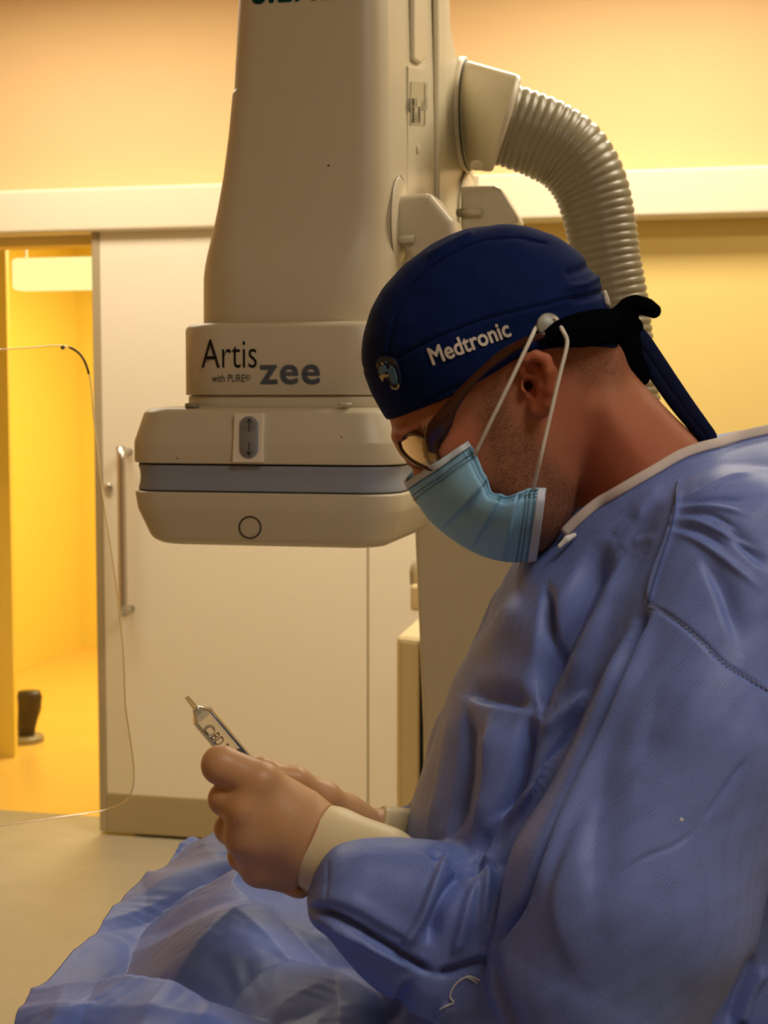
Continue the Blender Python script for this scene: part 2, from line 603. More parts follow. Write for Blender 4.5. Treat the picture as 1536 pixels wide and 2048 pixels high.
# corridor seen through the opening
structure(MB().box_room(-4.6, 0.2, VW + 0.12, 10.4, -0.1, 0).build('floor_corridor', M['floor_corridor']), 'shiny yellow corridor floor beyond the open door')
structure(MB().box_room(-4.6, 0.2, VW + 0.12, 10.4, 2.66, 2.76).build('ceiling_corridor', M['ceiling']), 'corridor ceiling beyond the open door')
VB = 9.0
structure(MB().box_room(-4.6, 0.2, VB, VB + 0.1, 0, 2.66).build('wall_corridor_back', M['wall_corridor']), 'bright yellow far wall of the corridor')
cr = RW(160, 1100, VB)[0]
structure(MB().box_room(cr - 0.1, cr, 6.5, VB, 0, 2.66).build('wall_corridor_side', M['wall_corridor']), 'bright yellow wall receding along the corridor')
pl = RW(24, 1200, 6.1)[0]
structure(MB().box_room(-4.6, pl, 6.1, 6.13, 0, 2.66).build('wall_corridor_left', M['wall_corridor']), 'amber partition at the left edge of the doorway')
structure(MB().box_room(-4.7, -4.6, VW + 0.12, 10.4, 0, 2.66).build('wall_corridor_end', M['wall_corridor']), 'yellow end wall of the corridor')
structure(MB().box_room(0.2, 0.3, VW + 0.12, 10.4, 0, 2.66).build('wall_corridor_right', M['wall_corridor']), 'yellow wall closing the corridor behind the sliding door')
# added glowing box, stands in for the bright patch high in the corridor
VP_ = 6.9
tu0, tz0 = RW(22, 580, VP_); tu1, tz1 = RW(192, 512, VP_)
lp = empty('corridor_glow_box', Rm((tu0 + tu1) / 2, VP_, tz0), 'glowing pale yellow box added for the bright patch in the corridor', 'lamp')
MB().box_room(tu0, tu1 + 0.1, VP_, VP_ + 0.12, tz0, tz1).build('diffuser', emit('corridor_patch_glow', (1.0, 0.93, 0.36, 1), 1.1), lp, bevel=0.02)
for uu in (tu0 + 0.05, tu1):
    MB().box_room(uu, uu + 0.012, VP_ + 0.05, VP_ + 0.062, tz1 - 0.01, 2.66).build('hanger_rod', M['beam'], lp)
# ceiling lamps (fixtures for the room's panels; the last is the added fill)
lamp_where = ['over the sliding door', 'over the bare yellow wall', 'over the x-ray machine', 'above the viewer, dimmer, added as fill light']
glow = emit('ceiling_panel_glow', (1.0, 0.86, 0.6, 1), 3.0)
glow2 = emit('fill_panel_glow', (1.0, 0.88, 0.7, 1), 1.0)
for i, (pu, pv) in enumerate(PANELS + FILL_PANELS):
    e = empty('ceiling_lamp', Rm(pu, pv, CEIL - 0.04), 'flat rectangular ceiling lamp ' + lamp_where[i], 'lamp', 'ceiling lamps')
    MB().box_room(pu - 0.62, pu + 0.62, pv - 0.32, pv + 0.32, CEIL - 0.035, CEIL).build('lamp_frame', M['beam'], e, bevel=0.006)
    MB().box_room(pu - 0.59, pu + 0.59, pv - 0.29, pv + 0.29, CEIL - 0.042, CEIL - 0.034).build('diffuser', glow if i < 3 else glow2, e)

# black bin bag on a stand in the corridor
bx = empty('waste_bag_stand', P(57, 1560, 6.9).to_2d().to_3d(), 'black waste bag hanging on a pale stand beyond the open door', 'bin')
BY = 6.95
def ring_xy(c, r, n=18, wob=0.0, ph=0.0):
    return [c + Vector((r * math.cos(a) * (1 + wob * math.sin(5 * a + ph)), r * 0.8 * math.sin(a) * (1 + wob * math.cos(4 * a + ph)), 0)) for a in [2 * math.pi * k / n for k in range(n)]]
rg = []
for (px, py, rp, wb) in ((58, 1382, 22, 0.02), (60, 1392, 25, 0.06), (58, 1420, 23, 0.08), (54, 1455, 18, 0.1), (51, 1490, 14, 0.1), (50, 1512, 11, 0.05)):
    rg.append(ring_xy(P(px, py, BY), rp * BY / F, 18, wb, py))
MB().rings(rg).build('bag', material('black_bag_plastic', rgb(52, 40, 16), 0.4, 0.5), bx, True)
bp = P(50, 1512, BY)
sweep([Vector((bp.x, BY, z)) for z in (0.03, 0.1, bp.z + 0.02)], 0.025, 0.025).build('stand_post', M['beam'], bx, True)
disc(Vector((bp.x, BY, 0.0)), (0, 0, 1), 0.09, 0.03).build('stand_foot', M['hose'], bx)
# small red sign on the corridor wall
su, sz = RW(128, 1216, VB)
rs = empty('wall_call_button', Rm(su, VB, sz), 'small red button plate on the yellow corridor wall', 'button')
MB().box_room(su - 0.05, su + 0.05, VB - 0.02, VB, sz - 0.05, sz + 0.04).build('plate', material('plate_ochre', rgb(214, 160, 70), 0.5), rs, bevel=0.01)
disc(Rm(su - 0.01, VB - 0.02, sz), Rm(0, -1, 0), 0.035, 0.03).build('knob', material('red_plastic', rgb(170, 40, 24), 0.4), rs, True)

# ------------------------------------------------------------------ clear shield at the left
SY = 2.7
shield = empty('radiation_shield', P(60, 1640, SY), 'clear acrylic shield with rounded corner at the left edge', 'shield')
outl = catmull([(-330, 715), (-120, 706), (0, 699), (60, 695), (118, 691), (148, 699), (168, 720), (180, 760), (186, 830), (196, 920), (207, 1010), (226, 1130), (241, 1250), (247, 1330), (250, 1410), (260, 1480), (267, 1540), (264, 1580), (246, 1606), (205, 1622), (120, 1635), (0, 1652), (-160, 1668), (-330, 1680)], 120)
front = [P(a, b, SY) for a, b in outl]
back = [p + Vector((0, 0.008, 0)) for p in front]
mb = MB()
n = len(front)
mb.add(front + back, [tuple(range(n)), tuple(reversed(range(n, 2 * n)))] + [(i, i + n, (i + 1) % n + n, (i + 1) % n) for i in range(n)])
mb.build('shield_pane', clear_material('clear_acrylic', (0.985, 0.975, 0.93, 1), 0.02), shield)
rim_mat = clear_material('acrylic_rim', (0.80, 0.72, 0.52, 1), 0.05, 0.2)
sweep([p + Vector((0, 0.004, 0)) for p in front], 0.0012, 0.004, normals=[(0, 1, 0)] * n, seg=8).build('rim', rim_mat, shield, True)
sweep([P(a, b, SY - 0.002) for a, b in outl[24:36]], 0.0022, 0.005, normals=[(0, 1, 0)] * 12, seg=8).build('edge_guard', material('dark_edge', rgb(90, 70, 40), 0.4), shield, True)
disc(P(126, 695, SY - 0.004), (0, -1, 0), 0.004, 0.004, 14).build('screw_cap', M['hose'], shield, True)
# arm holding the shield, outside the picture on the left
sweep([P(-250, 720, SY + 0.004), P(-250, 500, SY + 0.02), P(-250, 200, SY + 0.05), Vector((P(-250, 200, SY).x, SY + 0.05, CEIL))], 0.02, 0.02, seg=12).build('support_arm', M['beam'], shield, True)

# ------------------------------------------------------------------ x-ray machine (detector on its lift column)
VF = 2.20
xr = empty('x_ray_machine', Rm(RW(530, 950, VF)[0], VF + 0.2, CEIL), 'cream x-ray detector head on a tall lift column', 'x-ray machine')
cream = M['cream']
def zpix(py, v=VF, px=540):
    return RW(px, py, v)[1]
uL = RW(275, 950, VF + 0.06)[0]; uR = RW(800, 950, VF + 0.02)[0]
DV = 0.42
def shell(name, prof, mat, cap=True, label=None):
    rings = [[Rm(u, v, zpix(py)) for (u, v) in rrect(uL, uR, VF, VF + DV, 0.06, ins, 8)] for (py, ins) in prof]
    return MB().rings(rings, cap).build(name, mat, xr, True, label=label)
def sharp(o, deg=25):
    md = o.modifiers.new('bevel', 'BEVEL'); md.width = 0.003; md.segments = 2; md.limit_method = 'ANGLE'; md.angle_limit = math.radians(12)
    return o
upper = sharp(shell('upper_shell', [(929, 0.003), (928, 0.0), (886, 0.0), (826, 0.014), (818, 0.022), (813, 0.05)], cream))
band = sharp(shell('grey_band', [(985, 0.0045), (972, 0.007), (958, 0.008), (944, 0.007), (932, 0.0045)], M['greyband'], label='grey rubber band around the detector'))
gask = shell('gasket', [(988, 0.006), (985, 0.006), (985.1, 0.009), (932, 0.009), (932.1, 0.006), (929, 0.006)], M['black'])
lower = sharp(shell('lower_shell', [(1099, 0.05), (1096, 0.036), (1088, 0.026), (1080, 0.021), (1024, 0.004), (990, 0.0005), (987, 0.003)], cream))
# badge circle on the lower shell
def plane_pt(px, py, v):
    u, z = RW(px, py, v)
    return Rm(u, v, z)
def slant_v(py, prof):
    zs = sorted((zpix(p), i) for p, i in prof)
    z = zpix(py)
    return VF + np.interp(z, [a for a, b in zs], [b for a, b in zs])
lowprof = [(1080, 0.021), (1024, 0.004), (990, 0.0005)]
ring_pts = []
for k in range(41):
    a = 2 * math.pi * k / 40
    px, py = 500 + 21.5 * math.cos(a), 1055 + 21.5 * math.sin(a)
    ring_pts.append(plane_pt(px, py, slant_v(py, lowprof) - 0.0002))
sweep(ring_pts, 0.0011, 0.0008, normals=[Rm(0, -1, 0)] * 41, seg=6, cap=False).build('badge_ring', M['ink'], lower, True)
# button plate
upprof = [(928, 0.0), (886, 0.0), (826, 0.014)]
def quad_plate(name, p4, thick, mat, parent, bevel=0.0015):
    """p4: pixels of the corners; lies on the shell's slanted front, standing proud"""
    a = [plane_pt(x, y, v - thick) for x, y, v in p4]
    b = [plane_pt(x, y, v + 0.02) for x, y, v in p4]
    b = [q + Rm(0, 0.02, 0) for q in a]
    m_ = MB().add(a + b, [(0, 1, 2, 3), (7, 6, 5, 4)] + [(i, i + 4, (i + 1) % 4 + 4, (i + 1) % 4) for i in range(4)])
    return m_.build(name, mat, parent, bevel=bevel)
cp = quad_plate('control_panel', [(464, 925, VF), (525, 925, VF), (527, 827, VF + 0.0125), (468, 827, VF + 0.0125)], 0.0095, M['cream2'], upper)
# stadium shaped rocker with two round buttons
def pv(py):
    return np.interp(py, [827, 925], [VF + 0.0125, VF]) - 0.0100
def stadium(cx, y0, y1, r, nseg=12):
    o = []
    for k in range(nseg + 1):
        a = math.pi * k / nseg
        o.append((cx + r * math.cos(a), y1 + r * math.sin(a)))
    for k in range(nseg + 1):
        a = math.pi + math.pi * k / nseg
        o.append((cx + r * math.cos(a), y0 + r * math.sin(a)))
    return o
def pix_prism(outline, thick, grow=0.94):
    a = [plane_pt(x, y, pv(y)) for x, y in outline]
    nrm = Rm(0, -1, 0)
    cx = sum((q for q in a), Vector()) / len(a)
    b = [q + nrm * thick * 0.7 for q in a]
    c = [cx + (q - cx) * grow + nrm * thick for q in a]
    return MB().rings([[q - nrm * 0.006 for q in a], b, c])
pix_prism(stadium(498, 851, 898, 19), 0.0015).build('rocker_rim', M['greyband'], cp, True)
pix_prism(stadium(498, 851, 898, 16.5), 0.003).build('rocker', M['button'], cp, True)
for (cy_, s) in ((850, -1), (898, 1)):
    disc(plane_pt(498, cy_, pv(cy_) - 0.003), Rm(0, -1, 0), 0.0115, 0.002, 28).build('round_button', material('button_face', rgb(132, 132, 130), 0.45), cp, True)
    y0, y1 = cy_ - 13, cy_ + 13
    tip = y0 if s < 0 else y1
    shaft = MB()
    vv = pv(cy_) - 0.0055
    shaft.add([plane_pt(x, y, vv) for x, y in ((497.3, y0), (499, y0), (499, y1), (497.3, y1))], [(0, 1, 2, 3)])
    for sg in (-1, 1):
        shaft.add([plane_pt(x, y, vv - 0.0001) for x, y in ((498, tip), (498 + sg * 6, tip - s * 8), (498 + sg * 4.6, tip - s * 9), (498, tip - s * 2.4))], [(0, 1, 2, 3)])
    shaft.build('arrow_mark', M['ink'], cp)
# small specks / screws on the shell
for (px, py) in ((354, 917), (683, 874)):
    disc(plane_pt(px, py, (VF if py > 890 else VF + 0.003) - 0.0001), Rm(0, -1, 0), 0.0012, 0.0006, 10).build('pin_hole', M['ink'], upper)
# neck ring, label ring
def rr_loft(name, prof, mat, smooth=True, cap=True, seg=8):
    """prof rows: (py, left px, right px, front v, depth, radius)"""
    rings = []
    for (py, l, r, v, dep, rad) in prof:
        if dep > 2:
            dep = depth_to(r, dep, py, v + rad * 0.35)
        u0 = RW(l, py, v + rad * 0.85)[0]; u1 = RW(r, py, v + rad * 0.35)[0]; z = RW((l + r) / 2, py, v)[1]
        rings.append([Rm(a, b, z) for a, b in rrect(u0, u1, v, v + dep, rad, 0, seg)])
    return MB().rings(rings, cap).build(name, mat, xr, smooth)
VL = VF + 0.035
def depth_to(px_front, px_back, py, v):
    u = RW(px_front, py, v)[0]
    lo_, hi_ = 0.05, 1.5
    for _ in range(30):
        mid = (lo_ + hi_) / 2
        q = Rm(u, v + mid, 1.6)
        if CX + F * q.x / q.y < px_back: lo_ = mid
        else: hi_ = mid
    return lo_
sharp(rr_loft('neck_ring', [(816, 378, 796, VL + 0.006, 0.34, 0.08), (791, 378, 796, VL + 0.006, 0.34, 0.08)], cream))
rr_loft('neck_gap', [(795, 384, 790, VL + 0.012, 0.32, 0.08), (786, 384, 790, VL + 0.012, 0.32, 0.08)], M['black'])
label_ring = rr_loft('label_ring', [(790, 374, 800, VL + 0.001, 0.35, 0.085), (788.5, 373, 801, VL, 0.352, 0.085), (656, 372, 802, VL, 0.352, 0.085), (650, 374, 800, VL + 0.002, 0.348, 0.085), (645, 381, 793, VL + 0.008, 0.336, 0.08), (643, 400, 780, VL + 0.025, 0.30, 0.07)], cream)
disc(plane_pt(384, 815, VL - 0.002), (0, 0, 1), 0.011, 0.007, 20).build('adjusting_knob', M['hose'], xr, True)
disc(plane_pt(690, 810, VL - 0.012), (0, 0, 1), 0.011, 0.003, 20).build('cover_cap', cream, xr, True)
# lift column
VC = VL + 0.03
colprof = [
    (644, 408, 784, VC, 958, 0.09), (600, 408, 784, VC, 958, 0.09), (575, 408, 783, VC, 958, 0.09),
    (545, 408, 782, VC + 0.002, 958, 0.085), (520, 411, 780, VC + 0.006, 956, 0.075), (490, 417, 778, VC + 0.012, 956, 0.065), (450, 427, 776, VC + 0.017, 956, 0.055),
    (400, 437, 775, VC + 0.020, 954, 0.048), (340, 447, 774, VC + 0.022, 954, 0.045), (260, 457, 773, VC + 0.024, 954, 0.044),
    (172, 465, 772, VC + 0.025, 953, 0.044), (166, 468.5, 772, VC + 0.025, 952, 0.044), (100, 472, 771, VC + 0.026, 948, 0.044), (60, 474, 771, VC + 0.026, 944, 0.044), (0, 477, 770, VC + 0.027, 934, 0.044), (-120, 481, 768, VC + 0.03, 908, 0.044), (-900, 495, 762, VC + 0.04, 888, 0.044)]
column = rr_loft('lift_column', colprof, cream, seg=10)
sharp(column)
cu_, cz = RW(630, -900, VC + 0.2)
MB().box_room(cu_ - 0.3, cu_ + 0.3, VC - 0.05, VC + 0.5, CEIL - 0.16, CEIL - 0.001).build('ceiling_carriage', cream, xr, bevel=0.03)
zt = RW(630, -900, VC)[1]
MB().box_room(cu_ - 0.16, cu_ + 0.14, VC + 0.05, VC + 0.38, min(zt, CEIL - 0.2) - 0.05, CEIL - 0.1).build('column_top', cream, xr, bevel=0.03)
# lettering
def flat_text(s, px0, px1, py_base, v, height_px, mat, parent, name='lettering', bold=0.0, shear=0.0, thick=0.0006):
    tv, tf = text_mesh(s, bold, 0.0, 4, shear, 1.0 + 3 * max(0, bold))
    w = tv[:, 0].max()
    u0, z0 = RW(px0, py_base, v); u1, _ = RW(px1, py_base, v)
    _, zt_ = RW(px0, py_base - height_px, v)
    hx = (u1 - u0) / w
    hy = (zt_ - z0) / tv[:, 1].max()
    verts = [Rm(u0 + a[0] * hx, v - thick, z0 + a[1] * hy) for a in tv]
    return mesh_obj(name, verts, tf, mat, parent)
flat_text('Artis', 403, 514, 736, VL, 57, M['ink'], label_ring, bold=-0.004)
flat_text('with PURE', 424, 490, 764, VL, 15, M['ink'], label_ring)
flat_text('R', 493.3, 497.6, 758, VL, 6.4, M['ink'], label_ring)
sweep([plane_pt(495.5 + 5 * math.cos(a), 755 + 5 * math.sin(a), VL - 0.0006) for a in [2 * math.pi * k / 24 for k in range(25)]], 0.0004, 0.0002, normals=[Rm(0, -1, 0)] * 25, seg=6, cap=False).build('registered_ring', M['ink'], label_ring)
flat_text('zee', 519, 641, 770, VL, 41, M['greyink'], label_ring, bold=0.026)
flat_text('SIEMENS', 505, 752, 9, VC + 0.0262, 50, M['tealink'], column, bold=0.035)
# ventilation: side face of the column (plane u = const)
uS = RW(773, 260, VC + 0.04)[0]
def SP(px, py, off=0.0):
    """point on the column's right face"""
    d = ray(px, py)
    u = uS + off
    t = u / (CT * d.x - ST * d.y)
    return Vector((d.x * t, d.y * t, CAMZ + d.z * t))
NU = Rm(1, 0, 0)
def side_panel(name, pix, proud, mat, parent, bevel=0.001):
    a = [SP(x, y) + NU * proud for x, y in pix]
    b = [q - NU * (proud + 0.004) for q in a]
    nn = len(pix)
    return MB().add(a + b, [tuple(range(nn)), tuple(reversed(range(nn, 2 * nn)))] + [(i, i + nn, (i + 1) % nn + nn, (i + 1) % nn) for i in range(nn)]).build(name, mat, parent, bevel=bevel)
side_panel('side_rail', [(822, -60), (846, -60), (846, 118), (836, 128), (822, 120)], 0.006, cream, column, 0.004)
strip = side_panel('cover_strip', [(813, 390), (850, 392), (853, 150), (846, 136), (815, 132)], 0.002, cream, column)
side_panel('side_rib', [(868, -60), (884, -60), (886, 460), (870, 460)], 0.008, cream, column, 0.006)
side_panel('rear_cover', [(905, 345), (957, 352), (957, 560), (905, 560)], 0.0, cream, column)
disc(SP(832, 298) + NU * 0.002, NU, 0.008, 0.003, 20).build('blind_plug', cream, strip, True)
lab = side_panel('type_label', [(816, 249), (848, 251), (853, 166), (820, 163)], 0.003, M['sticker'], strip, 0.0)
bars = MB()
def bar(x0, y0, x1, y1):
    bars.add([SP(x, y) + NU * 0.0034 for x, y in ((x0, y1), (x1, y1), (x1, y0), (x0, y0))], [(0, 1, 2, 3)])
yy = 197.0
while yy < 246:
    hh = random.choice((0.9, 1.4, 2.0))
    bar(819.5, yy, 825.5, yy + hh); yy += hh + random.choice((0.7, 1.1))
yy = 214.0
while yy < 246:
    hh = random.choice((0.9, 1.4, 2.0))
    bar(832, yy, 837, yy + hh); yy += hh + random.choice((0.7, 1.1))
bar(817, 164, 817.6, 252)
bars.build('barcode', M['ink'], lab)['kind'] = 'stuff'
def side_text(s, px, y0, y1, wpx, mat, parent):
    tv, tf = text_mesh(s, 0.01, 0.0, 2)
    w = tv[:, 0].max(); hmax = tv[:, 1].max()
    verts = [SP(px - wpx / 2 + wpx * (1 - a[1] / hmax), y0 + (y1 - y0) * (1 - a[0] / w)) + NU * 0.0036 for a in tv]
    return mesh_obj('label_print', verts, tf, mat, parent)
side_text('SIEMENS', 814.5, 197, 224, 4.2, M['ink'], lab)
side_text('MODEL No', 828.5, 196, 214, 2.6, M['ink'], lab)
side_text('10094', 828.5, 226, 246, 2.6, M['ink'], lab)
side_text('SERIAL', 840.5, 202, 222, 2.6, M['ink'], lab)
side_text('Siemens AG, Wittelsbacherplatz 2', 845, 166, 248, 2.8, M['ink'], lab)
side_text('Made in Germany', 849.5, 195, 220, 2.4, M['ink'], lab)
disc(plane_pt(657, 331, VC + 0.0223), Rm(0, -1, 0), 0.0018, 0.0004, 8).build('chip_mark', M['ink'], column)
# cable elbow covers on the side face
def elbow_cover(oc, orx, ory, body, bolt, dep):
    """oval flange in the side face, angular elbow body and a bolt"""
    fl = []
    for k in range(33):
        a = 2 * math.pi * k / 32
        fl.append(SP(oc[0] + orx * math.cos(a), oc[1] + ory * math.sin(a)) + NU * 0.004)
    base = MB().rings([[q - NU * 0.008 for q in fl[:-1]], fl[:-1], [q + (sum(fl[:-1], Vector()) / 32 - q) * 0.06 + NU * 0.003 for q in fl[:-1]]]).build('elbow_flange', cream, column, True)
    sweep([q + NU * 0.0005 for q in fl], 0.0012, 0.0012, normals=[NU] * 33, seg=6, cap=False).build('flange_gap', M['hose'], base, True)
    # body: outline in the picture at a plane parallel to the wall, given thickness in depth
    v0 = body['v']
    pts = [plane_pt(x, y, v0) for x, y in body['pix']]
    m_ = MB()
    c = sum(pts, Vector()) / len(pts)
    ins = [c + (q - c) * 0.94 for q in pts]
    rings = [[q + Rm(0, 0, 0) for q in ins], [q + Rm(0, dep * 0.1, 0) for q in pts], [q + Rm(0, dep * 0.8, 0) for q in pts], [q + Rm(0, dep, 0) for q in ins]]
    b_ = m_.rings(rings).build('elbow_body', cream, base, False, bevel=0.009, seg=3)
    bc = plane_pt(bolt[0], bolt[1], v0 - 0.004)
    ax = Rm(0.94, -0.34, 0)
    sweep([bc - ax * 0.006, bc, bc + ax * 0.003], 0.008, 0.008, seg=14).build('bolt_washer', M['hose'], base, True)
    sweep([bc - ax * 0.002, bc + ax * 0.009], 0.0055, 0.0055, seg=6).build('bolt', M['steel'], base)
    sweep([bc + ax * 0.008, bc + ax * 0.04 + Rm(0, 0.01, 0)], 0.0065, 0.0065, seg=14).build('bolt_boss', cream, base, True)
elbow_cover((793, 441), 17, 90, dict(v=VC + 0.10, pix=[(784, 392), (850, 385), (862, 388), (905, 440), (912, 470), (860, 545), (835, 545), (812, 505), (784, 470)]), (783, 479), 0.10)
elbow_cover((931, 430), 18, 85, dict(v=VC + 0.42, pix=[(920, 372), (988, 369), (998, 374), (1036, 435), (1034, 447), (985, 462), (975, 520), (935, 520), (920, 470)]), (922, 426), 0.10)
# hose cuff and ribbed hose
YH = 2.66
c0, c1 = SP(930, 232), P(1014, 250, YH)
YH0 = c0.y
axis = (c1 - c0).normalized()
axr = (P(1050, 262, YH) - P(1008, 249, YH)).normalized()
side_ = axr.cross(Vector((0, 1, 0))).normalized()
def cuff_ring(c, r, sq=1.0):
    return [c + side_ * (r * math.cos(a)) + Vector((0, 1, 0)) * (r * sq * math.sin(a)) for a in [2 * math.pi * k / 40 for k in range(40)]]
VD_ = Rm(0, 1, 0)
def seat_ring(off, r):
    return [c0 + NU * off + Vector((0, 0, 1)) * (r * math.cos(a)) + VD_ * (r * math.sin(a)) for a in [2 * math.pi * k / 40 for k in range(40)]]
px2m = YH / F
px2m0 = YH0 / F
cuff = MB().rings([seat_ring(0.004, 103 * px2m0), seat_ring(0.012, 104 * px2m0), cuff_ring(c1 - axr * 0.010, 97 * px2m), cuff_ring(c1 - axr * 0.003, 95 * px2m), cuff_ring(c1, 91 * px2m), cuff_ring(c1, 80 * px2m)]).build('hose_cuff', cream, xr, True)
sharp(cuff)
MB().rings([seat_ring(0.003, 106 * px2m0), seat_ring(0.008, 106 * px2m0), seat_ring(0.0085, 100 * px2m0)]).build('cuff_gap', M['black'], cuff, True)
MB().rings([seat_ring(-0.01, 113 * px2m0), seat_ring(0.005, 112 * px2m0), seat_ring(0.006, 107 * px2m0)]).build('cuff_seat', cream, cuff, True)
dp, dn = P(953, 328, YH - 106 * px2m * 0.42), Vector((0, -0.6, -0.8))
disc(dp + dn * 0.002, dn, 0.011, 0.004, 18).build('screw_cover', cream, cuff, True)
hp = [P(1008, 249, YH), P(1040, 259, YH), P(1090, 279, YH), P(1140, 311, YH), P(1178, 366, YH), P(1199, 440, YH), P(1212, 520, YH), P(1229, 610, YH), P(1240, 700, YH), P(1252, 800, YH), P(1265, 950, YH), P(1270, 1150, YH), P(1285, 1500, YH), P(1300, 2000, YH), P(1300, 2480, YH)]
hr = [80, 80, 80, 78, 74, 71, 69, 68, 68, 68, 68, 68, 68, 68, 68]
dense = catmull([list(p) for p in hp], 900)
rad = np.interp(np.linspace(0, 1, 900), np.linspace(0, 1, len(hr)), hr)
dist = np.concatenate([[0], np.cumsum([np.linalg.norm(dense[i + 1] - dense[i]) for i in range(899)])])
pitch = 0.0135
rr, pp = [], []
s = 0.0
while s < dist[-1]:
    q = np.array([np.interp(s, dist, [d[i] for d in dense]) for i in range(3)])
    ph = (s / pitch) % 1.0
    amp = 0.0032 * math.sin(math.pi * ph) ** 0.7
    rr.append(np.interp(s, dist, rad) * px2m - 0.0032 + amp); pp.append(q)
    s += pitch / 6
sweep(pp, rr, rr, seg=36).build('ribbed_hose', M['hose'], xr, True, label='ribbed grey beige hose bending down')

# ------------------------------------------------------------------ equipment stand behind the man
VS = 2.72
stand = empty('equipment_stand', Rm(RW(940, 1200, VS)[0], VS + 0.15, 0), 'tall cream equipment stand behind the man in the mask', 'stand')
def slab(name, rows, v, dep, mat, parent, bevel, z_list=None):
    rings = []
    for k, (py, l, r) in enumerate(rows):
        u0, z = RW(l, py, v); u1 = RW(r, py, v)[0]
        if z_list and z_list[k] is not None:
            z = z_list[k]
        rings.append([Rm(u0, v, z), Rm(u1, v, z), Rm(u1, v + dep, z), Rm(u0, v + dep, z)])
    return MB().rings(rings).build(name, mat, parent, bevel=bevel)
slab('stand_body', [(2600, 880, 1060), (1620, 852, 1050), (1100, 830, 1043), (880, 822, 1040)], VS, 0.28, material('stand_enamel', rgb(218, 206, 174), 0.42, 0.45, noise=0.01, nscale=5), stand, 0.008, [0.03, None, None, None])
slab('stand_seam', [(1700, 1044, 1049), (900, 1041, 1045)], VS + 0.004, 0.2, M['black'], stand, 0)
slab('side_cover', [(2600, 1066, 1150), (1620, 1051, 1150), (1100, 1046, 1120), (980, 1044, 1100)], VS + 0.01, 0.25, M['cream'], stand, 0.008, [0.03, None, None, None])
MB().box_room(RW(800, 1200, VS)[0], RW(1180, 1200, VS)[0], VS - 0.05, VS + 0.4, 0.0, 0.04).build('stand_foot', M['hose'], stand, bevel=0.01)
# white cabinet with sloping top further back
VK = 3.75
cab = empty('cabinet', Rm(RW(830, 1500, VK)[0], VK + 0.2, 0), 'cream cabinet with a sloping top between door and stand', 'cabinet')
ku0 = RW(790, 1400, VK)[0]; ku1 = RW(846, 1400, VK)[0]
kz = RW(800, 1270, VK)[1]; kz2 = RW(833, 1212, VK + 0.35)[1]
cm = material('cabinet_enamel', rgb(226, 206, 160), 0.45, 0.4)
m_ = MB()
fr = [Rm(u, v, z) for u, v, z in ((ku0, VK, 0.02), (ku1, VK, 0.02), (ku1 + 0.3, VK, 0.02), (ku1 + 0.3, VK + 0.45, 0.02), (ku0, VK + 0.45, 0.02))]
tp = [Rm(u, v, z) for u, v, z in ((ku0, VK, kz), (ku1, VK, kz - 0.006), (ku1 + 0.3, VK, kz - 0.006), (ku1 + 0.3, VK + 0.45, kz2), (ku0 + 0.012, VK + 0.45, kz2))]
m_.rings([fr, tp]).build('cabinet_body', cm, cab, bevel=0.02, seg=3)
sx = RW(843.5, 1400, VK)[0]
MB().box_room(sx - 0.005, sx + 0.005, VK - 0.004, VK + 0.01, 0.1, kz - 0.01).build('shadow_gap_strip', M['black'], cab)  # black strip painting the shadow in the gap between cabinet and stand
ru0 = RW(822, 1200, VK + 0.4)[0]
MB().box_room(ru0, ru0 + 0.2, VK + 0.38, VK + 0.44, kz2 - 0.02, RW(828, 1168, VK + 0.4)[1]).build('riser', cm, cab, bevel=0.01)
sweep([plane_pt(829, 1170, VK + 0.41), plane_pt(827, 1145, VK + 0.41), plane_pt(832, 1120, VK + 0.41)], 0.012, 0.012, seg=12).build('riser_knob', M['door_edge'], cab, True)

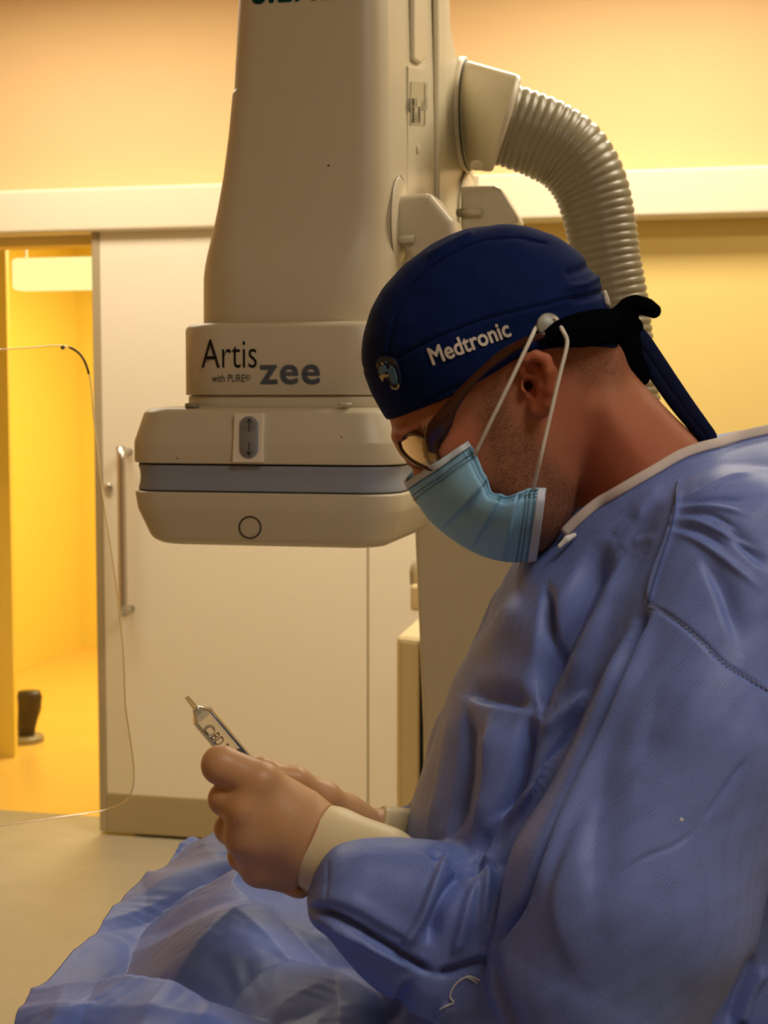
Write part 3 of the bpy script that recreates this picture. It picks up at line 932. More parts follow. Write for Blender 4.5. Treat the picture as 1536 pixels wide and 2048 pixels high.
# ================================================================== the man
def skin_material():
    m = bpy.data.materials.new('skin')
    m.use_nodes = True
    nt = m.node_tree
    b = nt.nodes['Principled BSDF']
    tc = nt.nodes.new('ShaderNodeTexCoord')
    def noise(sc, det):
        n = nt.nodes.new('ShaderNodeTexNoise')
        n.inputs['Scale'].default_value = sc
        n.inputs['Detail'].default_value = det
        nt.links.new(tc.outputs['Object'], n.inputs['Vector'])
        return n
    def mix(c0, c1, fac):
        x = nt.nodes.new('ShaderNodeMix'); x.data_type = 'RGBA'
        for i, c in ((6, c0), (7, c1)):
            if hasattr(c, 'outputs') or not isinstance(c, tuple):
                nt.links.new(c, x.inputs[i])
            else:
                x.inputs[i].default_value = c
        nt.links.new(fac, x.inputs[0])
        return x.outputs[2]
    base = mix(rgb(166, 104, 74), rgb(190, 124, 90), noise(14, 3).outputs['Fac'])
    at = nt.nodes.new('ShaderNodeAttribute'); at.attribute_name = 'flush'
    base = mix(base, rgb(186, 92, 62), at.outputs['Fac'])
    hr = nt.nodes.new('ShaderNodeAttribute'); hr.attribute_name = 'stubble'
    ramp = nt.nodes.new('ShaderNodeMath'); ramp.operation = 'MULTIPLY'
    ns = noise(700, 2)
    mr = nt.nodes.new('ShaderNodeMapRange')
    mr.inputs['From Min'].default_value = 0.35; mr.inputs['From Max'].default_value = 0.65
    mr.inputs['To Min'].default_value = 0.35; mr.inputs['To Max'].default_value = 1.0
    nt.links.new(ns.outputs['Fac'], mr.inputs['Value'])
    nt.links.new(mr.outputs[0], ramp.inputs[0]); nt.links.new(hr.outputs['Fac'], ramp.inputs[1])
    base = mix(base, rgb(96, 66, 48), ramp.outputs[0])
    nt.links.new(base, b.inputs['Base Color'])
    b.inputs['Roughness'].default_value = 0.6
    b.inputs['Specular IOR Level'].default_value = 0.3
    b.inputs['Subsurface Weight'].default_value = 0.0
    bp = nt.nodes.new('ShaderNodeBump')
    bp.inputs['Strength'].default_value = 0.25; bp.inputs['Distance'].default_value = 0.0008
    nt.links.new(noise(420, 3).outputs['Fac'], bp.inputs['Height'])
    nt.links.new(bp.outputs['Normal'], b.inputs['Normal'])
    return m

def cloth_material(name, c0, c1, dot_scale, dot_dark, rough, spec, weave=900):
    m = bpy.data.materials.new(name)
    m.use_nodes = True
    nt = m.node_tree
    b = nt.nodes['Principled BSDF']
    tc = nt.nodes.new('ShaderNodeTexCoord')
    n = nt.nodes.new('ShaderNodeTexNoise')
    n.inputs['Scale'].default_value = 9; n.inputs['Detail'].default_value = 3
    nt.links.new(tc.outputs['Object'], n.inputs['Vector'])
    mx = nt.nodes.new('ShaderNodeMix'); mx.data_type = 'RGBA'
    mx.inputs[6].default_value = c0; mx.inputs[7].default_value = c1
    nt.links.new(n.outputs['Fac'], mx.inputs[0])
    col = mx.outputs[2]
    if dot_scale:
        vo = nt.nodes.new('ShaderNodeTexVoronoi')
        vo.inputs['Scale'].default_value = dot_scale
        vo.inputs['Randomness'].default_value = 0.25
        mp = nt.nodes.new('ShaderNodeMapping')
        mp.inputs['Rotation'].default_value = (0.1, 0.75, 0.05)
        mp.inputs['Scale'].default_value = (1, 0.25, 1)
        nt.links.new(tc.outputs['Object'], mp.inputs['Vector'])
        nt.links.new(mp.outputs[0], vo.inputs['Vector'])
        mr = nt.nodes.new('ShaderNodeMapRange')
        mr.inputs['From Min'].default_value = 0.12; mr.inputs['From Max'].default_value = 0.32
        mr.inputs['To Min'].default_value = dot_dark; mr.inputs['To Max'].default_value = 0.0
        nt.links.new(vo.outputs['Distance'], mr.inputs['Value'])
        m2 = nt.nodes.new('ShaderNodeMix'); m2.data_type = 'RGBA'
        nt.links.new(mr.outputs[0], m2.inputs[0])
        nt.links.new(col, m2.inputs[6])
        m2.inputs[7].default_value = tuple(c * 0.35 for c in c0[:3]) + (1,)
        col = m2.outputs[2]
    nt.links.new(col, b.inputs['Base Color'])
    b.inputs['Roughness'].default_value = rough
    b.inputs['Specular IOR Level'].default_value = spec
    w = nt.nodes.new('ShaderNodeTexNoise')
    w.inputs['Scale'].default_value = weave; w.inputs['Detail'].default_value = 2
    nt.links.new(tc.outputs['Object'], w.inputs['Vector'])
    bp = nt.nodes.new('ShaderNodeBump')
    bp.inputs['Strength'].default_value = 0.25; bp.inputs['Distance'].default_value = 0.0006
    nt.links.new(w.outputs['Fac'], bp.inputs['Height'])
    nt.links.new(bp.outputs['Normal'], b.inputs['Normal'])
    return m

M['skin'] = skin_material()
M['gown'] = cloth_material('gown_fabric', rgb(106, 126, 194), rgb(118, 137, 200), 430, 0.6, 0.5, 0.4)
M['drape'] = cloth_material('drape_fabric', rgb(98, 124, 206), rgb(112, 138, 214), 0, 0, 0.45, 0.45)
M['cap'] = cloth_material('cap_cotton', rgb(10, 27, 72), rgb(13, 32, 80), 0, 0, 0.85, 0.1)
M['mask'] = cloth_material('mask_fabric', rgb(140, 194, 228), rgb(156, 206, 236), 0, 0, 0.7, 0.25)
M['maskwhite'] = material('mask_white_border', rgb(206, 216, 226), 0.8, 0.2)
M['stitch'] = material('pressed_dots', rgb(44, 70, 84), 0.8, 0.1)
M['elastic'] = material('white_elastic', rgb(232, 224, 208), 0.8, 0.2)
M['glove'] = material('tan_latex', rgb(206, 156, 108), 0.42, 0.45, noise=0.08, nscale=30, bump=0.12, bscale=350)
M['cuff'] = material('cream_latex_cuff', rgb(232, 212, 164), 0.45, 0.4, noise=0.04, nscale=25, bump=0.1, bscale=200)
M['collar'] = material('collar_binding', rgb(214, 200, 190), 0.8, 0.2, noise=0.03, nscale=60)
M['blackcloth'] = material('black_cotton', rgb(9, 9, 12), 1.0, 0.0)
M['navy'] = material('navy_ribbon', rgb(14, 22, 56), 0.8, 0.15)
M['frame'] = material('tortoise_plastic', rgb(58, 22, 16), 0.14, 0.6, noise=0.4, nscale=60)
M['thread'] = material('white_thread', rgb(235, 232, 225), 0.8, 0.2)
M['embroidery'] = material('white_embroidery', rgb(226, 214, 200), 0.8, 0.2, bump=0.4, bscale=900)
M['hair'] = material('dark_short_hair', rgb(58, 44, 32), 0.6, 0.3)

YM = 1.25
man = empty('person', Vector((0.27, 1.32, 0.0)), 'person in blue surgical gown, cap and mask looking down at a syringe', 'person')

# --- head, neck, ear
hv = Vol((-0.045, YM - 0.125, 1.34), (0.34, YM + 0.125, 1.80), 0.002)
skull = [(783, 846), (745, 775), (730, 720), (735, 662), (752, 618), (772, 584), (815, 536), (873, 492), (932, 467), (1000, 457), (1058, 462), (1106, 482), (1153, 516), (1187, 564), (1207, 606), (1222, 660), (1238, 705), (1225, 770), (1190, 850), (1164, 930), (1152, 985), (1140, 1035), (1114, 1078), (1080, 1106), (1020, 1116), (960, 1106), (925, 1092), (900, 1066), (884, 1058), (874, 1046), (866, 1040), (856, 1024), (840, 1014), (824, 1000), (822, 984), (826, 962), (829, 945), (818, 925), (800, 912), (786, 884)]
hv.inflate(skull, YM, 0.088, 0.079, k=0.0, blur=10)
neck = [(1150, 720), (1236, 690), (1262, 735), (1292, 775), (1345, 830), (1402, 884), (1460, 960), (1480, 1100), (1400, 1220), (1200, 1220), (1120, 1140), (1138, 1085), (1152, 1040), (1160, 985), (1120, 900), (1080, 800)]
hv.inflate(neck, YM + 0.002, 0.062, 0.057, k=0.012, blur=6)
YN = YM - 0.077
# cheekbone, brow ridge, eye socket, jaw
hv.ell(P(900, 905, YM - 0.055), (0.030, 0.016, 0.022), k=0.02)
hv.ell(P(814, 872, YM - 0.030), (0.012, 0.02, 0.007), k=0.012)
hv.ell(P(836, 905, YM - 0.052), (0.016, 0.014, 0.012), k=0.012, op='sub')
hv.ell(P(838, 908, YM - 0.036), (0.0125, 0.0125, 0.0125), k=0.003)
# ear: plate, rim, antihelix, lobe, hollow
def E(px, py, out):
    return P(px, py, YN - out + 0.006)
hv.chain([E(1064, 732, 0.003), E(1080, 765, 0.005), E(1076, 805, 0.003)], [0.010, 0.012, 0.009], k=0.005)
hv.ell(E(1064, 742, 0.020), (0.0095, 0.0085, 0.0105), k=0.002, op='sub')
hv.ell(E(1066, 778, 0.020), (0.0085, 0.0095, 0.012), k=0.002, op='sub')
hv.chain([E(1050, 760, 0.008), E(1042, 738, 0.013), E(1051, 718, 0.017), E(1072, 711, 0.019), E(1091, 719, 0.020), E(1101, 745, 0.020), E(1101, 780, 0.018), E(1094, 808, 0.014), E(1084, 822, 0.011)], [0.0028, 0.0034, 0.0040, 0.0042, 0.0046, 0.0052, 0.0056, 0.0056, 0.005], k=0.0022)
hv.chain([E(1066, 726, 0.010), E(1081, 744, 0.013), E(1086, 772, 0.014), E(1082, 800, 0.012)], [0.0026, 0.0036, 0.0046, 0.0048], k=0.003)
hv.chain([E(1048, 752, 0.009), E(1062, 754, 0.011), E(1076, 758, 0.011)], [0.0030, 0.0026, 0.0024], k=0.0025)
hv.ell(E(1078, 819, 0.010), (0.0080, 0.0055, 0.0074), k=0.004)
hv.ell(E(1050, 776, 0.010), (0.0042, 0.005, 0.0062), k=0.003)
hv.chain([E(1057, 766, 0.012), E(1061, 782, 0.010), E(1064, 790, 0.012)], [0.0040, 0.0040, 0.0028], k=0.001, op='sub')
hv.cone(E(1058, 772, 0.02), E(1054, 770, -0.014), 0.0042, 0.0035, k=0.001, op='sub')
hV, hF = hv.mesh()
del hv
hV, hF = hV, hF
head_bvh = bvh_of(hV, hF)
# --- torso, arms and legs of the body, under the clothes
tv_ = Vol((-0.02, 0.95, 0.0), (0.52, 1.62, 1.50), 0.009)
tv_.chain([P(1330, 1010, 1.27), P(1400, 1250, 1.31), P(1300, 1700, 1.34), Vector((0.27, 1.32, 0.95))], [0.06, 0.09, 0.085, 0.10], k=0.04)
tv_.chain([P(1440, 1130, 1.15), P(1370, 1500, 1.10), P(1235, 1850, 1.09)], [0.05, 0.046, 0.038], k=0.03)
tv_.chain([P(1235, 1850, 1.09), P(930, 1840, 1.15), P(700, 1745, 1.18)], [0.036, 0.024, 0.022], k=0.012)
tv_.chain([P(1150, 1240, 1.40), P(1000, 1560, 1.40), P(950, 1720, 1.37)], [0.05, 0.045, 0.04], k=0.03)
tv_.chain([P(950, 1720, 1.36), P(820, 1690, 1.325)], [0.03, 0.017], k=0.01)
for yy_ in (1.22, 1.44):
    tv_.chain([(0.27, yy_, 0.95), (0.25, yy_, 0.50), (0.28, yy_, 0.10)], [0.09, 0.062, 0.045], k=0.03)
    tv_.chain([(0.30, yy_, 0.05), (0.20, yy_, 0.045), (0.12, yy_, 0.035)], [0.045, 0.042, 0.034], k=0.02)
bV, bF = tv_.mesh()
del tv_

# --- hands (the gloves share their form, a little larger)
def left_hand(v, g=0.0):
    wr = P(628, 1692, 1.188)
    idx_m, mid_m, rin_m, pin_m = P(520, 1566, 1.170), P(492, 1620, 1.164), P(492, 1676, 1.168), P(516, 1728, 1.178)
    for (a, ra) in ((idx_m, 0.0165), (mid_m, 0.0165), (rin_m, 0.0155), (pin_m, 0.014)):
        v.cone(wr, a, 0.026 + g, ra + g, k=0.014)
    v.cone(P(600, 1625, 1.195), P(540, 1580, 1.185), 0.020 + g, 0.014 + g, k=0.012)
    v.cone(P(590, 1742, 1.190), P(525, 1735, 1.182), 0.0185 + g, 0.0145 + g, k=0.012)
    v.cone(P(560, 1650, 1.178), P(520, 1660, 1.176), 0.026 + g, 0.022 + g, k=0.015)
    def finger(pts, rad, k=0.0025):
        v.chain(pts, [r_ + g for r_ in rad], k)
    finger([idx_m, P(442, 1530, 1.174), P(440, 1536, 1.203), P(472, 1562, 1.226)], [0.0160, 0.0148, 0.0118, 0.0092], 0.003)
    finger([mid_m, P(450, 1598, 1.176), P(456, 1604, 1.205), P(486, 1610, 1.224)], [0.0158, 0.0126, 0.0110, 0.0090])
    finger([rin_m, P(461, 1657, 1.180), P(466, 1660, 1.206), P(496, 1655, 1.222)], [0.0150, 0.0122, 0.0105, 0.0086])
    finger([pin_m, P(486, 1712, 1.186), P(484, 1708, 1.208), P(510, 1702, 1.222)], [0.0138, 0.0116, 0.0098, 0.0080])
    finger([P(590, 1620, 1.205), P(548, 1580, 1.228), P(506, 1556, 1.238)], [0.0165, 0.0125, 0.0100], 0.008)
    v.cone(wr, P(700, 1728, 1.175), 0.029 + g, 0.027 + g, k=0.012)
def right_hand(v, g=0.0):
    wr = P(770, 1675, 1.302)
    ms = [P(640, 1612, 1.272), P(625, 1640, 1.285), P(628, 1672, 1.298), P(645, 1705, 1.305)]
    for a, ra in zip(ms, (0.0135, 0.0145, 0.014, 0.013)):
        v.cone(wr, a, 0.017 + g, ra + g, k=0.012)
    v.cone(P(700, 1636, 1.290), P(690, 1625, 1.282), 0.017 + g, 0.016 + g, k=0.01)
    def finger(pts, rad, k=0.0025):
        v.chain(pts, [r_ + g for r_ in rad], k)
    finger([ms[0], P(575, 1562, 1.262), P(540, 1540, 1.252), P(522, 1530, 1.247)], [0.0130, 0.0098, 0.0082, 0.0068])
    finger([ms[1], P(556, 1610, 1.272), P(530, 1612, 1.256), P(520, 1606, 1.246)], [0.0130, 0.0110, 0.0092, 0.0080])
    finger([ms[2], P(556, 1650, 1.282), P(530, 1654, 1.264), P(522, 1648, 1.252)], [0.0125, 0.0105, 0.0090, 0.0078])
    finger([ms[3], P(575, 1696, 1.290), P(548, 1692, 1.272), P(540, 1684, 1.258)], [0.0115, 0.0095, 0.0082, 0.0070])
    finger([P(715, 1650, 1.282), P(650, 1595, 1.262), P(592, 1560, 1.250), P(548, 1548, 1.244)], [0.0150, 0.0120, 0.0095, 0.0080], 0.008)
    v.cone(wr, P(850, 1690, 1.330), 0.021 + g, 0.024 + g, k=0.01)
def hand_vol(fn, lo, hi, h, g):
    v = Vol(lo, hi, h)
    fn(v, g)
    return v
LLO, LHI = (-0.165, 1.125, 1.165), (-0.010, 1.265, 1.335)
RLO, RHI = (-0.125, 1.215, 1.16), (0.06, 1.36, 1.32)
lv = hand_vol(left_hand, LLO, LHI, 0.003, -0.0015); lhV, lhF = lv.mesh()
rv_ = hand_vol(right_hand, RLO, RHI, 0.003, -0.0015); rhV, rhF = rv_.mesh()
allV, allF, off = [], [], 0
for (a, b) in ((hV, hF), (bV, bF), (lhV, lhF), (rhV, rhF)):
    allV.append(a); allF.append(b + off); off += len(a)
body = mesh_obj('body', np.concatenate(allV), np.concatenate(allF), M['skin'], man, True)
bpx, bpy_ = project(np.concatenate(allV))
def attr(o, name, vals):
    a = o.data.attributes.new(name, 'FLOAT', 'POINT')
    a.data.foreach_set('value', vals.astype(np.float32))
def soft(px, py, poly, w):
    return np.clip(inside_dist(px, py, poly) / w + 0.5, 0, 1)
beard = [(955, 780), (1000, 740), (1020, 790), (1040, 850), (1075, 880), (1110, 930), (1150, 975), (1158, 1040), (1120, 1085), (1060, 1125), (960, 1110), (880, 1060), (930, 1000), (985, 960), (965, 890), (960, 830)]
nape = [(1100, 670), (1240, 690), (1262, 740), (1240, 770), (1170, 765), (1120, 730)]
stub = np.maximum(soft(bpx, bpy_, beard, 40) * 0.8, soft(bpx, bpy_, nape, 40) * 0.65)
stub[len(hV):] = 0
attr(body, 'stubble', stub)
fl = np.maximum(soft(bpx, bpy_, [(1030, 700), (1110, 700), (1112, 800), (1090, 835), (1040, 800)], 20) * 0.55, np.maximum(soft(bpx, bpy_, [(1090, 800), (1300, 850), (1380, 900), (1200, 1040), (1160, 900)], 120) * 0.5, soft(bpx, bpy_, [(880, 850), (950, 860), (960, 980), (900, 900)], 50) * 0.45))
fl[len(hV):] = 0
attr(body, 'flush', fl)
# short beard and hairline hairs
hn = vnormals(hV, hF)
sel = np.nonzero((stub[:len(hV)] > 0.25) & (hn[:, 1] < 0.1))[0]
mbh_v, mbh_f = [], []
hrs = rng.choice(sel, 7000)
keep = rng.random(7000) < stub[hrs] * 0.9
for i in hrs[keep]:
    p = hV[i] + rng.normal(0, 0.0011, 3)
    nrm = hn[i]
    dirn = np.array([-0.45, 0, -0.75]) + rng.normal(0, 0.35, 3)
    dirn = dirn - nrm * (dirn @ nrm) + nrm * 0.35
    dirn /= np.linalg.norm(dirn)
    sd = np.cross(dirn, nrm); sd /= np.linalg.norm(sd) + 1e-9
    L_ = rng.uniform(0.0022, 0.0042)
    w_ = 0.00009
    b0 = len(mbh_v)
    mbh_v += [p - sd * w_, p + sd * w_, p + nrm * w_ * 1.5, p + dirn * L_]
    mbh_f += [(b0, b0 + 1, b0 + 3), (b0 + 1, b0 + 2, b0 + 3), (b0 + 2, b0, b0 + 3)]
st = mesh_obj('beard_stubble', np.array(mbh_v), np.array(mbh_f), M['hair'], man, False, 'short brown stubble on the jaw and nape')
st['kind'] = 'stuff'
# eyebrow
brow = MB()
for k in range(90):
    t = rng.random()
    q, nq = hit(head_bvh, 802 + 48 * t + rng.normal(0, 2), 880 - 20 * t + rng.normal(0, 3))
    if q is None:
        continue
    dirn = Vector((0.6, 0, 0.35)) + Vector(rng.normal(0, 0.25, 3))
    dirn = (dirn - nq * dirn.dot(nq) + nq * 0.2).normalized()
    sd = dirn.cross(nq).normalized() * 0.00025
    brow.add([q - sd, q + sd, q + dirn * 0.009], [(0, 1, 2)])
brow.build('eyebrow', M['hair'], man)['kind'] = 'stuff'

# --- gloves and glove cuffs
def glove(fn, lo, hi, cutp, cutn, name, label):
    v = hand_vol(fn, lo, hi, 0.0016, 0.0006)
    v.cut_plane(cutp, cutn)
    a, b = v.mesh()
    return mesh_obj(name, a, b, M['glove'], man, True, label)
WD = (P(740, 1740, 1.172) - P(628, 1692, 1.188)).normalized()
gl = glove(left_hand, LLO, LHI, P(634, 1694, 1.19), (WD.x, -0.25, WD.z - 0.02), 'surgical_glove', 'smooth tan glove on the near hand')
gr_ = glove(right_hand, RLO, RHI, P(765, 1668, 1.30), (0.85, 0.1, -0.3), 'surgical_glove', 'smooth tan glove on the far hand')
cv = Vol((-0.085, 1.11, 1.13), (0.03, 1.26, 1.32), 0.0018)
cv.chain([P(612, 1688, 1.190), P(660, 1702, 1.186), P(760, 1742, 1.168)], [0.0335, 0.0345, 0.036], k=0.006)
cv.cut_plane(P(628, 1692, 1.188), (-WD.x, 0.30, -WD.z))
cV, cF = cv.mesh()
cuffo = mesh_obj('glove_cuff', cV, cF, M['cuff'], man, True, 'cream latex cuff at the near wrist')
# rolled glove edge low at the wrist
sweep(catmull([list(P(572, 1776, 1.178)), list(P(592, 1783, 1.176)), list(P(606, 1783, 1.178)), list(P(612, 1772, 1.176))], 14), [0.003, 0.004, 0.0045, 0.005, 0.0055, 0.006, 0.006, 0.006, 0.006, 0.0055, 0.005, 0.0045, 0.004, 0.003], 0.005, seg=10).build('rolled_edge', M['glove'], gl, True)
cv = Vol((-0.02, 1.24, 1.16), (0.09, 1.40, 1.30), 0.002)
cv.chain([P(752, 1664, 1.30), P(850, 1690, 1.335)], [0.0245, 0.03], k=0.006)
cv.cut_plane(P(752, 1664, 1.30), (-0.85, -0.1, 0.3))
cV, cF = cv.mesh()
mesh_obj('glove_cuff', cV, cF, M['cuff'], man, True, 'cream latex cuff at the far wrist')

# --- surgical gown
gv = Vol((-0.09, 0.93, 1.02), (0.50, 1.56, 1.60), 0.003)
torso = [(1030, 1128), (1008, 1170), (985, 1215), (972, 1258), (945, 1305), (905, 1370), (888, 1420), (868, 1490), (845, 1560), (818, 1640), (806, 1720), (785, 1850), (768, 1960), (764, 2100), (764, 2400), (1830, 2400), (1860, 1700), (1830, 1250), (1740, 1000), (1640, 880), (1536, 852), (1440, 870), (1380, 872), (1324, 886), (1276, 908), (1213, 942), (1138, 1004), (1092, 1060), (1055, 1098)]
gv.inflate(torso, YM + 0.03, 0.085, 0.165, k=0.0, blur=12)
gv.ell(P(1640, 2120, 1.05), (0.13, 0.125, 0.17), k=0.03, op='sub')
# shoulder cap and upper sleeve, elbow
gv.chain([P(1475, 1120, 1.14), P(1395, 1480, 1.095), P(1262, 1800, 1.065), P(1205, 1950, 1.06)], [0.070, 0.080, 0.090, 0.084], k=0.012)
# forearm sleeve
fore = [(612, 1795), (628, 1748), (648, 1715), (668, 1697), (720, 1683), (790, 1680), (890, 1688), (932, 1712), (970, 1722), (1070, 1750), (1180, 1830), (1220, 2000), (1200, 2140), (1000, 2090), (870, 2032), (800, 2004), (752, 1972), (712, 1938), (684, 1905), (664, 1878), (640, 1852), (618, 1836)]
gv.inflate(fore, 1.135, 0.040, 0.050, k=0.010, blur=5)
# far sleeve
gv.chain([P(1080, 1250, 1.40), P(975, 1500, 1.37), P(900, 1690, 1.33)], [0.052, 0.05, 0.04], k=0.015)
gv.chain([P(900, 1690, 1.33), P(780, 1648, 1.345)], [0.035, 0.016], k=0.01)
# neck opening
nk = [(1150, 720), (1240, 690), (1292, 775), (1345, 830), (1402, 884), (1440, 900), (1420, 930), (1330, 960), (1250, 1000), (1180, 1050), (1140, 1080), (1130, 1000)]
gV, gF = gv.mesh()
del gv
gV, gF = subdivide_np(gV, gF)
gn = vnormals(gV, gF)
gx, gy = project(gV)
FOLDS = [  # polyline in the photograph, half width px, height mm, taper at ends
    ([(1225, 1076), (1190, 1115), (1145, 1205), (1085, 1330), (1060, 1400)], 30, -17, 0.25),
    ([(1262, 1100), (1225, 1180), (1170, 1290), (1120, 1400)], 34, 8, 0.3),
    ([(1092, 1170), (1086, 1250), (1074, 1350), (1080, 1430)], 13, -12, 0.2),
    ([(1045, 1175), (1005, 1240), (945, 1320)], 34, 9, 0.35),
    ([(925, 1385), (985, 1395), (1060, 1410)], 22, -9, 0.3),
    ([(1362, 960), (1352, 1030), (1335, 1090), (1312, 1150), (1296, 1212)], 7, 3.5, 0.1),
    ([(1352, 975), (1340, 1035), (1322, 1092), (1300, 1150), (1284, 1205)], 9, -3.0, 0.1),
    ([(1294, 1216), (1262, 1290), (1235, 1360), (1205, 1430), (1180, 1482), (1150, 1548), (1110, 1640), (1075, 1725), (1040, 1812), (1000, 1866), (972, 1892)], 8, -13, 0.06),
    ([(1314, 1216), (1256, 1360), (1200, 1480), (1130, 1640), (1062, 1812)], 14, 5, 0.15),
    ([(1270, 1250), (1200, 1390), (1120, 1520), (1040, 1600), (990, 1650), (972, 1720), (968, 1800), (966, 1880)], 18, 9, 0.15),
    ([(1215, 1320), (1140, 1460), (1075, 1555)], 15, -6, 0.3),
    ([(1195, 1375), (1120, 1430), (1060, 1480)], 18, 6, 0.35),
    ([(1055, 1420), (1040, 1500), (1020, 1590), (978, 1680), (955, 1735)], 20, -14, 0.2),
    ([(985, 1420), (985, 1500), (972, 1600), (945, 1680)], 26, 8, 0.3),
    ([(935, 1400), (930, 1480), (922, 1570), (905, 1680)], 15, -9, 0.25),
    ([(905, 1390), (893, 1470), (876, 1590), (855, 1680)], 16, 6, 0.25),
    ([(850, 1700), (950, 1738), (1000, 1735)], 16, -12, 0.2),
    ([(900, 1690), (872, 1760), (842, 1830), (800, 1895)], 13, 7, 0.15),
    ([(945, 1722), (900, 1770), (868, 1830), (850, 1900)], 17, -9, 0.2),
    ([(972, 1735), (940, 1790), (915, 1880), (905, 1920)], 16, 6, 0.2),
    ([(655, 1712), (654, 1760), (657, 1810)], 4, -1.0, 0.2),
    ([(618, 1815), (650, 1825), (700, 1851), (770, 1890), (815, 1918), (870, 1948)], 8, -9, 0.12),
    ([(640, 1838), (700, 1868), (770, 1906), (830, 1938)], 11, 5, 0.2),
    ([(600, 1800), (680, 1800), (780, 1850), (850, 1890)], 18, 3, 0.3),
    ([(870, 1950), (910, 1940), (960, 1925), (985, 1915)], 9, -8, 0.2),
    ([(1000, 1860), (980, 1910), (990, 1960), (1020, 2040), (1060, 2100)], 14, -6, 0.2),
    # wrinkles gathered at the shoulder seam
    ([(1356, 1000), (1400, 985), (1460, 950), (1536, 940)], 6, 2.2, 0.3), ([(1356, 1012), (1420, 1000), (1500, 1000)], 5, -2.2, 0.3),
    ([(1354, 1020), (1420, 1015), (1500, 1030)], 5, 2.4, 0.3), ([(1350, 1034), (1420, 1030), (1480, 1062)], 5, -2.4, 0.3),
    ([(1348, 1042), (1400, 1046), (1470, 1080), (1530, 1110)], 6, 2.6, 0.3), ([(1344, 1056), (1400, 1065), (1460, 1100)], 6, -2.2, 0.3),
    ([(1340, 1066), (1390, 1080), (1450, 1120), (1520, 1180)], 7, 2.6, 0.3), ([(1400, 1100), (1450, 1200), (1480, 1300)], 24, -5, 0.35),
    ([(1450, 1060), (1536, 1140)], 14, -4, 0.3), ([(1260, 1050), (1310, 1010), (1345, 985)], 22, 4, 0.35), ([(1260, 1090), (1300, 1080), (1320, 1070)], 10, 1.5, 0.3),
    # sleeve
    ([(1500, 1505), (1450, 1575), (1402, 1650)], 5, -1.9, 0.25), ([(1402, 1650), (1350, 1690), (1290, 1715), (1220, 1760)], 5, -1.2, 0.3),
    ([(1220, 1480), (1190, 1700), (1200, 1860)], 45, -4, 0.35), ([(1180, 1620), (1120, 1800), (1160, 1950)], 34, 4, 0.35), ([(1330, 1350), (1280, 1550)], 50, -4, 0.4),
    
    # stitched sleeve seam
    ([(1300, 1208), (1350, 1240), (1400, 1280), (1450, 1330), (1500, 1360), (1560, 1400)], 5, -1.8, 0.1),
    # back of the gown low right
    ([(1536, 1930), (1500, 1990), (1480, 2060)], 12, 5, 0.2), ([(1510, 1900), (1480, 1980), (1455, 2060)], 10, -4, 0.2),
    ([(830, 1960), (800, 1990), (770, 2060)], 16, -6, 0.3), ([(900, 2000), (870, 2040)], 16, 4, 0.3),
]
near = np.clip(-gn[:, 1] * 2.2 + 0.15, 0, 1)
disp = np.zeros(len(gV))
for pts, w, h_, tp_ in FOLDS:
    x0, x1 = min(p[0] for p in pts) - 3.2 * w, max(p[0] for p in pts) + 3.2 * w
    y0, y1 = min(p[1] for p in pts) - 3.2 * w, max(p[1] for p in pts) + 3.2 * w
    q = np.nonzero((gx > x0) & (gx < x1) & (gy > y0) & (gy < y1) & (near > 0))[0]
    if len(q) == 0:
        continue
    sm = [tuple(p) for p in catmull(pts, max(8, 5 * len(pts)))] if len(pts) > 2 else pts
    d, sd_, par = line_dist(gx[q], gy[q], sm)
    tap = np.clip(np.minimum(par, 1 - par) / tp_, 0, 1)
    tap = 0.12 + 0.88 * tap * tap * (3 - 2 * tap)
    tap *= np.where((par <= 0) | (par >= 1), np.exp(-(d / (w * 1.0)) ** 2), 1)
    disp[q] += (1.2 if abs(h_) > 4.5 and w > 7 else 1.1) * h_ * 0.001 * tap * np.exp(-(d / (w * np.where((sd_ > 0) & (w >= 13), 0.5, 1.12 if w >= 13 else 1.0))) ** 2) * near[q]
def vnoise(x, y, sc, seed):
    r_ = np.random.default_rng(seed)
    tab = r_.random((64, 64))
    X, Y = x / sc, y / sc
    xi, yi = np.floor(X).astype(int), np.floor(Y).astype(int)
    fx, fy = X - xi, Y - yi
    fx = fx * fx * (3 - 2 * fx); fy = fy * fy * (3 - 2 * fy)
    g = lambda a, b: tab[a % 64, b % 64]
    return (g(xi, yi) * (1 - fx) + g(xi + 1, yi) * fx) * (1 - fy) + (g(xi, yi + 1) * (1 - fx) + g(xi + 1, yi + 1) * fx) * fy - 0.5
u1_, v1_ = gx * 0.8 + gy * 0.6, -gx * 0.6 + gy * 0.8
disp += near * (0.0032 * vnoise(u1_, v1_ * 0.45, 70, 3) + 0.0012 * vnoise(u1_, v1_ * 0.5, 30, 4) + 0.003 * vnoise(gx, gy, 120, 5))
gV2 = gV + gn * disp[:, None]
gown_bvh = bvh_of(gV2, gF)
# skirt of the gown down to the shins
sk = []
for z_, a_, b_ in ((1.10, 0.195, 0.15), (1.0, 0.20, 0.155), (0.8, 0.215, 0.165), (0.5, 0.235, 0.18), (0.32, 0.25, 0.19)):
    sk.append([Vector((0.232 + a_ * math.cos(t) * (1 + 0.03 * math.sin(7 * t)), 1.30 + b_ * math.sin(t) * (1 + 0.03 * math.sin(7 * t)), z_)) for t in [2 * math.pi * k / 72 for k in range(72)]])
skm = MB().rings(sk, cap=False)
skV = np.array([tuple(v) for v in skm.v]); skF = np.array(skm.f)
gown = mesh_obj('surgical_gown', np.concatenate([gV2, skV]), np.concatenate([gF, skF + len(gV2)]), M['gown'], man, True, 'wrinkled blue surgical gown')

